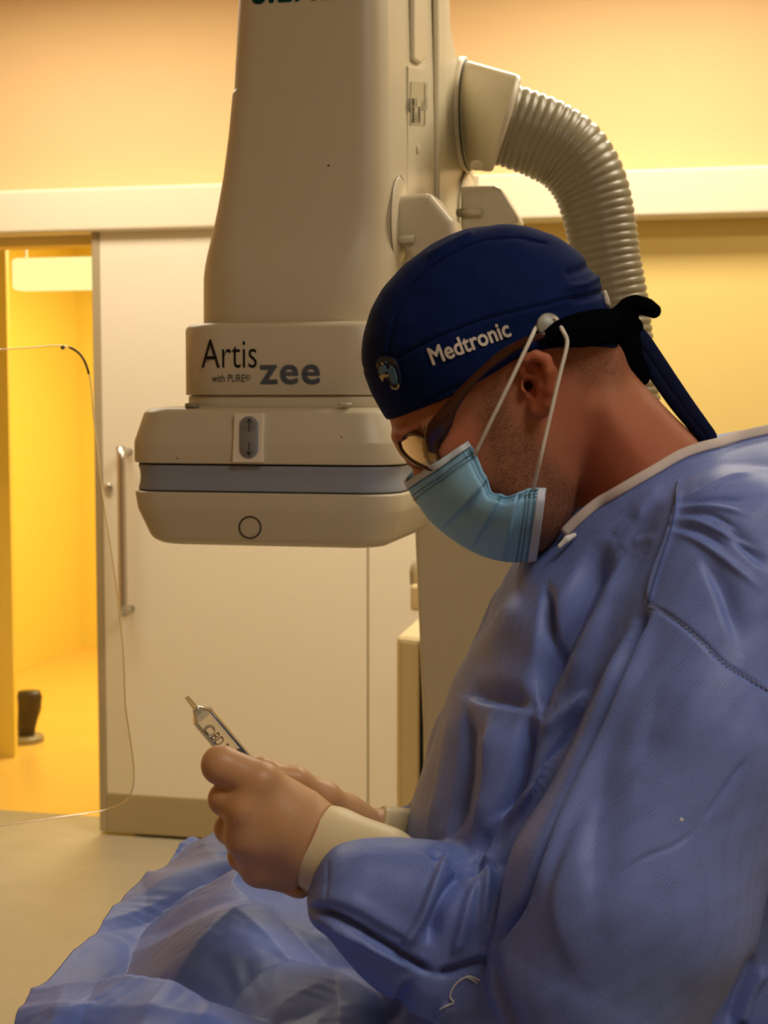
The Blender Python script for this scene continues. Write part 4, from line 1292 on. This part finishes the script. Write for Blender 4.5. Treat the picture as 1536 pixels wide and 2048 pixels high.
def ribbon_on(bvh, pix, n, half_px, thick, lift, name, mat, parent, label=None, Yref=1.18, taper=False, face=0.0):
    pts = [tuple(p) for p in catmull(pix, n)]
    q, nn = hits(bvh, pts, lift)
    nn = [(k * (1 - face) + Vector((-0.1, -0.95, 0.3)) * face).normalized() for k in nn]
    r_ = half_px * Yref / F
    ru = [r_] * len(q)
    if taper:
        ru = [r_ * (0.35 + 0.65 * min(1, 4 * k / len(q), 4 * (len(q) - 1 - k) / len(q))) for k in range(len(q))]
    return sweep(q, ru, thick, normals=nn, seg=8).build(name, mat, parent, True, label=label)
# collar binding
colpix = [(1134, 1072), (1160, 1046), (1198, 1014), (1234, 993), (1280, 966), (1317, 944), (1341, 930), (1369, 915), (1403, 903), (1436, 894), (1480, 881), (1536, 868), (1580, 861)]
ribbon_on(gown_bvh, colpix, 60, 12, 0.0020, 0.0036, 'collar', M['collar'], gown, 'off-white collar binding', 1.2, face=0.75)
ribbon_on(gown_bvh, [(1358, 962), (1352, 1010), (1342, 1060), (1326, 1110), (1310, 1160), (1297, 1205)], 40, 1.6, 0.0012, 0.0006, 'seam', material('gown_seam', rgb(80, 96, 150), 0.7), gown)
stm = MB()
sp_ = catmull([(1298, 1212), (1330, 1228), (1370, 1252), (1410, 1290), (1450, 1328), (1490, 1352), (1536, 1378)], 60)
for k in range(0, 59, 2):
    q, nn = hits(gown_bvh, [tuple(sp_[k]), tuple(sp_[k + 1])], 0.0006)
    if len(q) == 2:
        t_ = sweep(q, 0.0006, 0.0005, normals=nn, seg=5)
        stm.add(t_.v, t_.f)
stm.build('stitching', material('pale_stitches', rgb(150, 156, 186), 0.8), gown)['kind'] = 'stuff'
ribbon_on(gown_bvh, [(882, 2018), (895, 2010), (907, 2003), (900, 1992), (906, 1975), (920, 1960), (938, 1952), (950, 1955), (960, 1960)], 50, 1.6, 0.0007, 0.0012, 'loose_thread', M['thread'], gown, 'curled white thread', 1.1)
ribbon_on(gown_bvh, [(932, 1953), (945, 1958), (955, 1966)], 12, 1.4, 0.0007, 0.0012, 'loose_thread', M['thread'], gown, None, 1.1)
q, nn = hit(gown_bvh, 1363, 1639)
disc(q, nn, 0.0012, 0.0006, 8).build('lint_speck', M['thread'], gown)
# white undershirt showing at the throat
q = P(1134, 1078, YM - 0.055)
uv_ = Vol(q - Vector((0.02, 0.02, 0.02)), q + Vector((0.02, 0.02, 0.02)), 0.0012)
uv_.chain([q + Vector((-0.006, 0, -0.006)), q, q + Vector((0.006, 0.002, 0.003))], [0.002, 0.0026, 0.002], k=0.002)
a, b = uv_.mesh()
mesh_obj('undershirt_edge', a, b, M['thread'], man, True)

# --- cap
kv = Vol((-0.05, YM - 0.10, 1.55), (0.24, YM + 0.10, 1.80), 0.0022)
capo = [(774, 842), (745, 792), (727, 745), (721, 712), (726, 665), (742, 618), (764, 578), (808, 528), (868, 484), (930, 459), (1000, 449), (1060, 454), (1112, 474), (1162, 510), (1196, 560), (1214, 602), (1226, 650), (1238, 705), (1236, 770), (1180, 880), (1060, 960), (900, 960), (820, 920)]
kv.inflate(capo, YM, 0.090, 0.0845, k=0.0, blur=10)
hem = [(690, 400), (1320, 400), (1320, 690), (1238, 694), (1142, 692), (1078, 702), (1040, 714), (980, 749), (905, 791), (840, 818), (772, 844), (690, 880)]
hp_ = [(p.x, p.z) for p in (P(a, b, YM - 0.06) for a, b in hem)]
dd = inside_dist(kv.ax[0][:, None], kv.ax[2][None, :], hp_)
kv.f = np.maximum(kv.f, (-dd[:, None, :]).astype(np.float32))
kV, kF = kv.mesh()
del kv
kV, kF = subdivide_np(kV, kF)
kn = vnormals(kV, kF); kx, ky = project(kV)
kd = np.zeros(len(kV)); nearc = np.clip(-kn[:, 1] * 2 + 0.4, 0, 1)
for pts, w, h_ in (([(779, 722), (778, 690), (792, 630), (820, 575), (868, 528), (920, 498), (975, 478), (1040, 474), (1090, 484)], 4, -1.6), ([(722, 738), (779, 722), (870, 676), (960, 640), (1050, 618), (1140, 596), (1210, 580)], 4, -1.6),
                   ([(1180, 530), (1160, 540), (1140, 545)], 9, -3), ([(1196, 556), (1170, 570), (1140, 575)], 7, 3), ([(1205, 585), (1180, 595), (1150, 600)], 7, -3), ([(780, 826), (850, 806), (910, 778), (985, 736)], 5, -1.2),
                   ([(940, 470), (900, 490), (860, 510)], 8, 1.8), ([(1000, 640), (1100, 600), (1180, 590)], 20, 1.5)):
    d, _, par = line_dist(kx, ky, pts)
    kd += h_ * 0.001 * np.exp(-(d / w) ** 2) * nearc
kd += nearc * 0.0016 * vnoise(kx, ky, 60, 9) + nearc * 0.0008 * vnoise(kx, ky, 25, 10)
kV = kV + kn * kd[:, None]
cap_bvh = bvh_of(kV, kF)
cap = mesh_obj('surgical_cap', kV, kF, M['cap'], man, True, 'navy blue cloth surgical cap')
M['seam'] = material('cap_seam_thread', rgb(10, 20, 54), 0.9, 0.1)
for pts in ([(779, 722), (778, 690), (792, 630), (820, 575), (868, 528), (920, 498), (975, 478), (1040, 474), (1090, 484)], [(724, 738), (779, 722), (870, 676), (960, 640), (1050, 618), (1140, 596), (1205, 581)]):
    ribbon_on(cap_bvh, pts, 60, 1.2, 0.0006, 0.0, 'seam', M['seam'], cap, None, 1.18)
def text_on(bvh, s, p0, p1, height, lift, bold, mat, parent, name, shear=0.0, thick=0.0008, space=1.0):
    """print laid on a curved surface: baseline p0-p1 in the photograph"""
    tv, tf = text_mesh(s, bold, 0.0, 5, shear, space)
    w, hm = tv[:, 0].max(), tv[:, 1].max()
    bx_, by_ = p1[0] - p0[0], p1[1] - p0[1]
    L_ = math.hypot(bx_, by_)
    ex, ey = bx_ / L_, by_ / L_
    top, bot = [], []
    for a in tv:
        sx_, sy_ = a[0] / w * L_, a[1] / hm * height
        x_, y_ = p0[0] + ex * sx_ + ey * sy_, p0[1] + ey * sx_ - ex * sy_
        q, nn = hit(bvh, x_, y_)
        top.append(q + nn * lift)
    o = mesh_obj(name, top, tf, mat, parent)
    return o
text_on(cap_bvh, 'Medtronic', (867, 731), (1024, 672), 36, 0.0013, 0.022, M['embroidery'], cap, 'embroidered_lettering', space=1.02)
# enamel pin: blue and white shapes
pin_b = material('pin_blue_enamel', rgb(70, 120, 160), 0.3, 0.5)
pin_d = material('pin_dark_enamel', rgb(18, 26, 48), 0.4, 0.5)
def patch_on(bvh, outline, lift, mat, parent, name, thick=0.001):
    q, nn = hits(bvh, outline, lift)
    o = mesh_obj(name, q, [tuple(range(len(q)))], mat, parent)
    sd = o.modifiers.new('solid', 'SOLIDIFY'); sd.thickness = thick; sd.offset = 0
    return o
pin = patch_on(cap_bvh, [tuple(p) for p in catmull([(760, 742), (757, 728), (762, 716), (775, 712), (788, 714), (797, 728), (803, 748), (805, 765), (800, 776), (790, 774), (783, 762), (774, 756), (764, 754)], 40)], 0.0018, pin_d, cap, 'pin_badge', 0.002)
for ol, mt in (([(764, 742), (766, 733), (776, 730), (780, 740), (772, 748)], pin_b), ([(781, 738), (787, 730), (795, 738), (799, 752), (800, 764), (790, 764), (785, 752)], pin_b), ([(765, 750), (772, 746), (786, 748), (782, 752), (774, 753), (772, 761)], M['sticker']), ([(786, 768), (791, 772), (799, 774), (802, 765), (803, 772), (799, 777), (790, 775)], M['sticker']), ([(768, 726), (771, 722), (773, 730), (770, 731)], M['sticker']), ([(776, 722), (780, 720), (779, 729), (776, 729)], pin_b)):
    patch_on(cap_bvh, ol, 0.0034, mt, pin, 'enamel_shape', 0.0008)
# grey button that holds the ear loop
bq, bn = hit(cap_bvh, 1095, 653)
disc(bq + bn * 0.0022, (bn + Vector((0, 0, 0.15))).normalized(), 0.0098, 0.003, 28).build('button', material('grey_button_plastic', rgb(150, 146, 128), 0.35, 0.5), cap, True)
# black strap and knot at the back, hanging ends
def flat_strap(name, pts, half, thick, mat, parent, n=40, nrm=(0, -1, 0), label=None):
    c = catmull([list(P(*p)) for p in pts], n)
    hw = np.interp(np.linspace(0, 1, n), np.linspace(0, 1, len(half)), half) * 1.2 / F
    return sweep(c, list(hw), thick, normals=[nrm] * n, seg=14).build(name, mat, parent, True, label=label)
strap = flat_strap('retainer_strap', [(1092, 676, 1.158), (1120, 668, 1.158), (1160, 660, 1.166), (1200, 654, 1.185), (1232, 650, 1.215), (1248, 648, 1.25)], [14, 27, 34, 36, 34, 24], 0.004, M['blackcloth'], cap, label='black glasses strap around the back of the cap')
flat_strap('retainer_strap', [(1092, 676, 1.342), (1120, 668, 1.342), (1160, 660, 1.334), (1200, 654, 1.315), (1232, 650, 1.285), (1248, 648, 1.25)], [14, 27, 34, 36, 34, 24], 0.004, M['blackcloth'], cap)
kt = Vol(P(1252, 650, 1.25) - Vector((0.05, 0.05, 0.07)), P(1252, 650, 1.25) + Vector((0.06, 0.05, 0.05)), 0.0022)
kt.chain([P(1215, 640, 1.235), P(1245, 640, 1.24), P(1268, 655, 1.245)], [0.008, 0.0105, 0.008], k=0.006)
kt.chain([P(1240, 628, 1.24), P(1256, 612, 1.238), P(1272, 607, 1.236), P(1292, 613, 1.236), P(1308, 622, 1.236)], [0.006, 0.0062, 0.006, 0.0062, 0.0062], k=0.005)
kt.chain([P(1240, 660, 1.24), P(1252, 690, 1.24), P(1264, 725, 1.24), P(1278, 748, 1.242), P(1286, 760, 1.242)], [0.011, 0.011, 0.009, 0.008, 0.0045], k=0.006)
kt.cone(P(1282, 742, 1.24), P(1291, 750, 1.24), 0.005, 0.002, k=0.003)
a, b = kt.mesh()
mesh_obj('strap_knot', a, b, M['blackcloth'], cap, True)
flat_strap('cap_tie', [(1262, 650, 1.245), (1284, 672, 1.24), (1312, 712, 1.235), (1345, 762, 1.232), (1380, 812, 1.23), (1408, 850, 1.228), (1424, 874, 1.228), (1420, 886, 1.228)], [12, 13, 13, 13, 12, 11, 11, 8], 0.0015, M['navy'], cap, label='narrow navy tie hanging to the collar')
flat_strap('cap_tie', [(1258, 672, 1.25), (1282, 708, 1.25), (1312, 752, 1.248), (1350, 806, 1.243), (1382, 846, 1.24), (1402, 872, 1.238), (1412, 884, 1.236)], [12, 13, 14, 14, 13, 12, 8], 0.0015, M['navy'], cap)
flat_strap('cap_tie', [(1396, 880, 1.236), (1405, 884, 1.232), (1420, 885, 1.228)], [4, 5, 6], 0.002, M['navy'], cap, n=10)
# white inner edge at the back opening
ribbon_on(cap_bvh, [(1204, 578), (1208, 592), (1211, 606), (1213, 612)], 14, 3.2, 0.0025, 0.0012, 'opening_edge', material('white_binding', rgb(206, 196, 178), 0.9, 0.1, bump=0.4, bscale=700), cap)

# --- face mask
mid = [(809, 967), (820, 990), (836, 1014), (856, 1042), (880, 1064), (908, 1085), (940, 1104), (975, 1119), (1010, 1127), (1042, 1128), (1072, 1126)]
earc = [(936, 882), (948, 900), (958, 922), (966, 942), (975, 958), (984, 984), (1002, 988), (1016, 992), (1040, 984), (1062, 976), (1092, 976)]
NS, NT = 110, 40
midc, earcc = catmull(mid, NS), catmull(earc, NS)
ydep = np.interp(np.linspace(0, 1, NS), [0, 0.25, 0.5, 0.75, 1], [0.080, 0.084, 0.086, 0.084, 0.080])
PLE = [0.16, 0.40, 0.60, 0.78]
def pleat(s_, t_):
    o_ = 0.0
    for a_, b_ in zip(PLE[:-1], PLE[1:]):
        if a_ <= s_ <= b_:
            o_ = 0.0085 * ((s_ - a_) / (b_ - a_)) ** 1.4
        elif b_ < s_ < b_ + 0.012:
            o_ = max(o_, 0.0085 * (1 - (s_ - b_) / 0.012))
    return o_ * min(1, 0.15 + t_ * 2.0)
mask_pts = np.zeros((NS, 2 * NT - 1, 3))
for i in range(NS):
    s_ = i / (NS - 1)
    for j in range(NT):
        t_ = j / (NT - 1)
        tt = t_
        px = midc[i][0] * (1 - tt) + earcc[i][0] * tt
        py = midc[i][1] * (1 - tt) + earcc[i][1] * tt
        Y = YM - ydep[i] * (1 - (1 - t_) ** 2.2) ** 0.5
        hq, _n = hit(head_bvh, px, py)
        lim = 0.0022 + 0.010 * (1 - t_) * math.sin(math.pi * min(1, t_ * 1.0))
        if hq is not None and t_ > 0.02:
            Y = min(Y, hq.y - lim) if t_ < 0.9 else min(hq.y - 0.0022, Y + 0.012)
        Y -= pleat(s_, t_)
        p = P(px, py, Y)
        # front silhouette stays on the mid plane
        mask_pts[i, NT - 1 + j] = p
        mask_pts[i, NT - 1 - j] = (p.x, 2 * YM - p.y, p.z)
# smooth a little across t
for _ in range(2):
    mask_pts[:, 1:-1] = 0.5 * mask_pts[:, 1:-1] + 0.25 * (mask_pts[:, :-2] + mask_pts[:, 2:])
mV = mask_pts.reshape(-1, 3)
W_ = 2 * NT - 1
mF = np.array([(i * W_ + j, i * W_ + j + 1, (i + 1) * W_ + j + 1, (i + 1) * W_ + j) for i in range(NS - 1) for j in range(W_ - 1)])
mask = mesh_obj('face_mask', mV, mF, M['mask'], man, True, 'pleated light blue face mask')
sd = mask.modifiers.new('solid', 'SOLIDIFY'); sd.thickness = 0.0012; sd.offset = 0
mask_bvh = bvh_of(mV, mF)
def mlerp(s_, t_):
    i = s_ * (NS - 1); i0 = min(int(i), NS - 2); a = i - i0
    j = (NT - 1) * (1 + t_); j0 = min(int(j), W_ - 2); b = j - j0
    q = (mask_pts[i0, j0] * (1 - b) + mask_pts[i0, j0 + 1] * b) * (1 - a) + (mask_pts[i0 + 1, j0] * (1 - b) + mask_pts[i0 + 1, j0 + 1] * b) * a
    du = mask_pts[i0, j0 + 1] - mask_pts[i0, j0]; dv = mask_pts[i0 + 1, j0] - mask_pts[i0, j0]
    n_ = np.cross(du, dv); n_ /= np.linalg.norm(n_) + 1e-12
    if n_ @ (q - np.array([0.06, YM, q[2] if False else 1.52])) < 0:
        n_ = -n_
    return Vector(q), Vector(n_)
def strip_on_mask(s0, s1, t0, t1, name, mat, lift=0.0012, ns=6, nt=60):
    g = [[None] * (nt + 1) for _ in range(ns + 1)]
    vs = []
    for i in range(ns + 1):
        for j in range(nt + 1):
            q, n_ = mlerp(s0 + (s1 - s0) * i / ns, t0 + (t1 - t0) * j / nt)
            vs.append(q + n_ * lift)
    fs = [(i * (nt + 1) + j, i * (nt + 1) + j + 1, (i + 1) * (nt + 1) + j + 1, (i + 1) * (nt + 1) + j) for i in range(ns) for j in range(nt)]
    o = mesh_obj(name, vs, fs, mat, mask, True)
    sd = o.modifiers.new('solid', 'SOLIDIFY'); sd.thickness = 0.0007; sd.offset = 0
    return o
strip_on_mask(0.0, 0.055, -1, 1, 'nose_border', M['maskwhite'])
strip_on_mask(0.945, 1.0, -1, 1, 'chin_border', M['maskwhite'])
dash = MB()
def dashes(fn, n):
    for k in range(n):
        a0, a1 = k / n, (k + 0.55) / n
        (q0, n0), (q1, n1) = fn(a0), fn(a1)
        d = (q1 - q0).normalized(); sd_ = d.cross(n0).normalized() * 0.00055
        q0 = q0 + n0 * 0.0017; q1 = q1 + n1 * 0.0017
        dash.add([q0 - sd_, q1 - sd_, q1 + sd_, q0 + sd_], [(0, 1, 2, 3)])
for s_ in (0.06, 0.115, 0.145, 0.93, 0.955 - 0.06, 0.865):
    dashes(lambda a, s_=s_: mlerp(s_, 0.02 + 0.96 * a), 44)
for t_ in (0.955, 0.92, 0.885):
    dashes(lambda a, t_=t_: mlerp(0.16 + 0.68 * a, t_), 50)
for (sa, ta) in ((0.08, 0.93), (0.90, 0.93)):
    for a in range(5):
        for b in range(5):
            q, n_ = mlerp(sa + 0.012 * a, ta - 0.028 * b + 0.05)
            q = q + n_ * 0.0017
            ex = Vector((0.0007, 0, 0)); ez = Vector((0, 0, 0.0005))
            dash.add([q - ex, q - ez, q + ex, q + ez], [(0, 1, 2, 3)])
dash.build('pressed_stitching', M['stitch'], mask)['kind'] = 'stuff'
# ear loops over the button
def loop3(pts, n=60, r_=0.0016):
    return sweep(catmull([list(P(*p)) for p in pts], n), r_, r_, seg=8).build('ear_loop', M['elastic'], mask, True, label='white elastic ear loop')
e0, _n = mlerp(0.10, 0.95); e1, _n = mlerp(0.90, 0.90)
loop3([(949, 910, e0.y - 0.003), (980, 846, 1.158), (1015, 775, 1.151), (1045, 712, 1.149), (1064, 672, 1.152), (1071, 657, bq.y - 0.004), (1082, 645, bq.y - 0.0005), (1098, 640, bq.y - 0.0003), (1110, 637, bq.y - 0.003), (1116, 645, bq.y - 0.005), (1126, 662, 1.150), (1134, 680, 1.1485), (1132, 700, 1.147), (1122, 740, 1.146), (1110, 790, 1.146), (1095, 855, 1.148), (1080, 920, 1.152), (1066, 980, e1.y - 0.003)], 90)

# --- glasses
gl_e = empty('glasses', P(840, 900, 1.2), '', '')
del gl_e['label'], gl_e['category']
gl_e.parent = man; gl_e.matrix_parent_inverse = man.matrix_basis.inverted()
lens_out = [tuple(p) for p in catmull([(798, 884), (806, 874), (822, 868), (843, 872), (862, 886), (875, 906), (880, 926), (876, 937), (862, 939), (842, 932), (820, 919), (804, 902), (798, 884)], 60)][:-1]
def lensY(px, py):
    # wraps from the nose (near the mid plane) back along the temple
    t = (px - 798) / 82.0
    return 1.212 - 0.036 * math.sin(min(1, max(0, t)) * math.pi / 2)
lc = (842, 906)
rings = []
for f_, bul in ((1.0, 0.0), (0.75, 0.0022), (0.45, 0.0036), (0.15, 0.0042)):
    rings.append([P(lc[0] + (x - lc[0]) * f_, lc[1] + (y - lc[1]) * f_, lensY(lc[0] + (x - lc[0]) * f_, y) - bul) for x, y in lens_out])
lens_mat = clear_material('mirror_lens', (0.55, 0.55, 0.6, 1), 0.42, 0.03)
mirror = lambda q: Vector((q.x, 2 * YM - q.y, q.z))
for side in (0, 1):
    rg = [[mirror(q) for q in r_] if side else r_ for r_ in rings]
    m_ = MB().rings(rg, cap=False)
    m_.add(rg[-1], [tuple(range(len(rg[-1])))])
    m_.build('lens', lens_mat, gl_e, True, label=None if side else 'glossy curved lens')
    edge = rg[0] + [rg[0][0]]
    sweep(edge, 0.0016, 0.0022, normals=[(0, -1, 0)] * len(edge), seg=8, cap=False).build('rim', M['frame'], gl_e, True)
    tp_pts = [(866, 905, 1.178), (868, 880, 1.174), (874, 862, 1.170), (886, 842, 1.166), (902, 815, 1.163), (930, 778, 1.160), (965, 742, 1.1575), (1005, 710, 1.156), (1045, 686, 1.156), (1080, 672, 1.157), (1100, 668, 1.158)]
    c = catmull([list(P(*p)) for p in tp_pts], 60)
    if side:
        c = [np.array((q[0], 2 * YM - q[1], q[2])) for q in c]
    hw = np.interp(np.linspace(0, 1, 60), np.linspace(0, 1, 11), [10, 20, 24, 21, 14, 10, 8, 10, 9, 7, 5]) * 1.165 / F
    sweep(c, list(hw), 0.0028, normals=[(0, -1, 0)] * 60, seg=14).build('temple_arm', M['frame'], gl_e, True, label=None if side else 'dark tortoise temple arm')
bpts = [P(802, 886, 1.213), P(796, 888, 1.235), Vector((P(796, 888, 1.25).x, 1.25, P(796, 887, 1.25).z))]
bpts = bpts + [mirror(q) for q in reversed(bpts[:-1])]
sweep(catmull([list(q) for q in bpts], 20), 0.002, 0.002, seg=8).build('bridge', M['frame'], gl_e, True)

# ================================================================== syringe
SYR = 1.212
sa, sb = P(405, 1432, SYR), P(560, 1616, SYR + 0.018)
ax_ = (sb - sa).normalized()
syr = empty('syringe', P(470, 1510, SYR), 'clear plastic syringe with black plunger stopper held in gloved hands', 'syringe')
def tube_rings(stations, seg=32):
    up = Vector((0, -1, 0)); up = (up - ax_ * up.dot(ax_)).normalized(); s_ = ax_.cross(up)
    return [[sa + ax_ * d + (up * math.sin(a) + s_ * math.cos(a)) * r_ for a in [2 * math.pi * k / seg for k in range(seg)]] for d, r_ in stations]
RB = 0.0100
barrel_mat = clear_material('syringe_plastic', (0.93, 0.92, 0.88, 1), 0.06, 0.06)
bo = MB().rings(tube_rings([(0.0, RB), (0.075, RB)]), cap=False)
bo.build('barrel', barrel_mat, syr, True)
MB().rings(tube_rings([(-0.0085, 0.0035), (-0.007, 0.0042), (0.0, RB)]), cap=False).build('shoulder', clear_material('syringe_shoulder', (0.62, 0.68, 0.78, 1), 0.12, 0.1), syr, True)
MB().rings(tube_rings([(-0.021, 0.0016), (-0.0085, 0.0024), (-0.0075, 0.0042)])).build('nozzle', clear_material('nozzle_plastic', (0.86, 0.80, 0.68, 1), 0.08, 0.2), syr, True)
MB().rings(tube_rings([(0.040, 0.003), (0.044, RB - 0.0006), (0.0465, RB - 0.0006), (0.0475, RB - 0.0014), (0.051, RB - 0.0014), (0.052, RB - 0.0006), (0.055, RB - 0.0006)])).build('plunger_stopper', M['black'], syr, True)
MB().rings(tube_rings([(0.055, 0.005), (0.10, 0.005)])).build('plunger_rod', M['cream2'], syr, True)
# print on the barrel, facing the camera
up = Vector((0, -1, 0)); up = (up - ax_ * up.dot(ax_)).normalized(); s_ = ax_.cross(up)
if s_.x < 0:
    s_ = -s_      # s_ points to the upper right edge
PRINT = material('barrel_print', rgb(70, 48, 44), 0.6, 0.2)
def barrel_pt(d, arc):
    th = arc / RB
    return sa + ax_ * d + (up * math.cos(th) + s_ * math.sin(th)) * (RB + 0.0003)
def barrel_text(s, d0, d1, arc0, h_, name):
    tv, tf = text_mesh(s, 0.0, 0.0, 4)
    w, hm = tv[:, 0].max(), tv[:, 1].max()
    return mesh_obj(name, [barrel_pt(d0 + (d1 - d0) * a[0] / w, arc0 + h_ * a[1] / hm) for a in tv], tf, PRINT, syr)
barrel_text('BD Plastipak', 0.0160, 0.056, -0.0045, 0.0082, 'barrel_lettering')
circ = [barrel_pt(0.0105 + 0.0042 * math.cos(a), -0.0008 + 0.0042 * math.sin(a)) for a in [2 * math.pi * k / 28 for k in range(29)]]
sweep(circ, 0.00035, 0.0002, normals=[up] * 29, seg=6, cap=False).build('emblem_ring', PRINT, syr)
for (a0, a1) in ((0.3, 0.75), (0.8, 1.2), (1.25, 1.7)):
    arcp = [barrel_pt(0.0105 + 0.0030 * math.cos(a * math.pi), -0.0008 + 0.0030 * math.sin(a * math.pi)) for a in np.linspace(a0, a1, 8)]
    sweep(arcp, 0.0004, 0.0002, normals=[up] * 8, seg=6).build('emblem_stroke', PRINT, syr)
for k in range(10):
    dd_ = 0.006 + 0.0034 * k
    sweep([barrel_pt(dd_, -0.0125), barrel_pt(dd_, -0.0105)], 0.00015, 0.0001, normals=[up] * 2, seg=5).build('graduation_mark', PRINT, syr)

# ================================================================== draped table
tab = empty('operating_table', Vector((-0.05, 1.35, 0.0)), 'operating table hidden under the blue drape', 'table')
MB().add([Vector((x, y, z)) for z in (0.93, 0.99) for y in (0.66, 1.55) for x in (-0.22, -0.03)], [(0, 2, 3, 1), (4, 5, 7, 6), (0, 1, 5, 4), (2, 6, 7, 3), (0, 4, 6, 2), (1, 3, 7, 5)]).build('tabletop', M['steel'], tab, bevel=0.01)
sweep([Vector((-0.13, 1.15, z)) for z in (0.04, 0.5, 0.94)], 0.07, 0.07, seg=20).build('pedestal', M['steel'], tab, True)
disc(Vector((-0.13, 1.15, 0.0)), (0, 0, 1), 0.18, 0.05, 32).build('foot', M['steel'], tab)
NX, NY = 280, 420
sx_ = np.linspace(0, 1, NX); ty = np.linspace(0, 1, NY)
S_, T_ = np.meshgrid(sx_, ty, indexing='ij')
Yd = 0.62 + 1.30 * T_
# left edge of the top runs back along the table; right edge tucks in against the gown
left = np.interp(Yd, [0.6, 1.1, 1.33, 1.5, 1.7, 1.92], [-0.335, -0.312, -0.302, -0.280, -0.250, -0.212])
right = np.interp(Yd, [0.6, 1.2, 1.32, 1.5, 1.92], [0.0, 0.012, 0.02, 0.02, 0.03])
hang = 0.30
ss = S_ * 1.6 - 0.6                       # -0.6..0 hangs down on the left, 0..1 lies on top
Xd = np.where(ss < 0, left - 0.02 * (1 - np.exp(ss * 5)), left + (right - left) * ss)
r0 = 0.05
base = np.where(ss < 0, ss / 0.6 * hang, 0)
top = 1.066 + 0.035 * np.sin(np.clip(ss, 0, 1) * math.pi) + np.interp(Yd, [0.6, 1.3, 1.6, 1.75, 1.92], [0.0, 0.0, 0.0, 0.0, -0.05])
Zd = top + base
def tri(x):
    x = x - np.floor(x)
    return 1 - np.abs(2 * x - 1)
xx, yy2 = Xd + 0.03 * vnoise(Xd * 1000, Yd * 1000, 170, 21), Yd + 0.05 * vnoise(Xd * 1000, Yd * 1000, 140, 22)
cr_ = np.zeros_like(Xd)
for k, (ang, wl, amp) in enumerate(((0.55, 0.26, 0.036), (-0.65, 0.20, 0.028), (1.2, 0.15, 0.013), (0.1, 0.12, 0.009), (-1.0, 0.085, 0.005), (0.75, 0.06, 0.0025))):
    wob = vnoise(Xd * 1000, Yd * 1000, 130 + 20 * k, 30 + k) * 0.8
    msk = np.clip(0.5 + 1.8 * vnoise(Xd * 1000, Yd * 1000, 150, 50 + k), 0.06, 1)
    q = (xx * math.cos(ang) + yy2 * math.sin(ang)) / wl + wob + 0.3 * k
    q = q - np.floor(q)
    cr_ += amp * msk * (np.where(q < 0.68, q / 0.68, (1 - q) / 0.32) - 0.4)
fine = np.zeros_like(Xd)
for k, (ang, wl, amp) in enumerate(((0.4, 0.024, 0.0013), (-0.8, 0.018, 0.0011), (1.3, 0.014, 0.0009))):
    msk = np.clip(vnoise(Xd * 1000, Yd * 1000, 60, 70 + k) * 2.4, 0, 1)
    fine += amp * msk * tri((xx * math.cos(ang) + yy2 * math.sin(ang)) / wl + 1.6 * vnoise(Xd * 1000, Yd * 1000, 45, 80 + k))
Zd = Zd + (cr_ + fine) * np.where(ss < 0, 0.35, 1.0)
Xd = Xd - np.where(ss < 0, 1.0, np.exp(-ss * 9)) * (cr_ * 0.3)
dV = np.stack([Xd, Yd, Zd], -1).reshape(-1, 3)
dF = np.array([(i * NY + j, (i + 1) * NY + j, (i + 1) * NY + j + 1, i * NY + j + 1) for i in range(NX - 1) for j in range(NY - 1)])
dr = mesh_obj('surgical_drape', dV, dF, M['drape'], None, True)
sd = dr.modifiers.new('solid', 'SOLIDIFY'); sd.thickness = 0.002; sd.offset = -1
dr['label'] = 'crumpled blue surgical drape spread over the table in front of the person'
dr['category'] = 'drape'
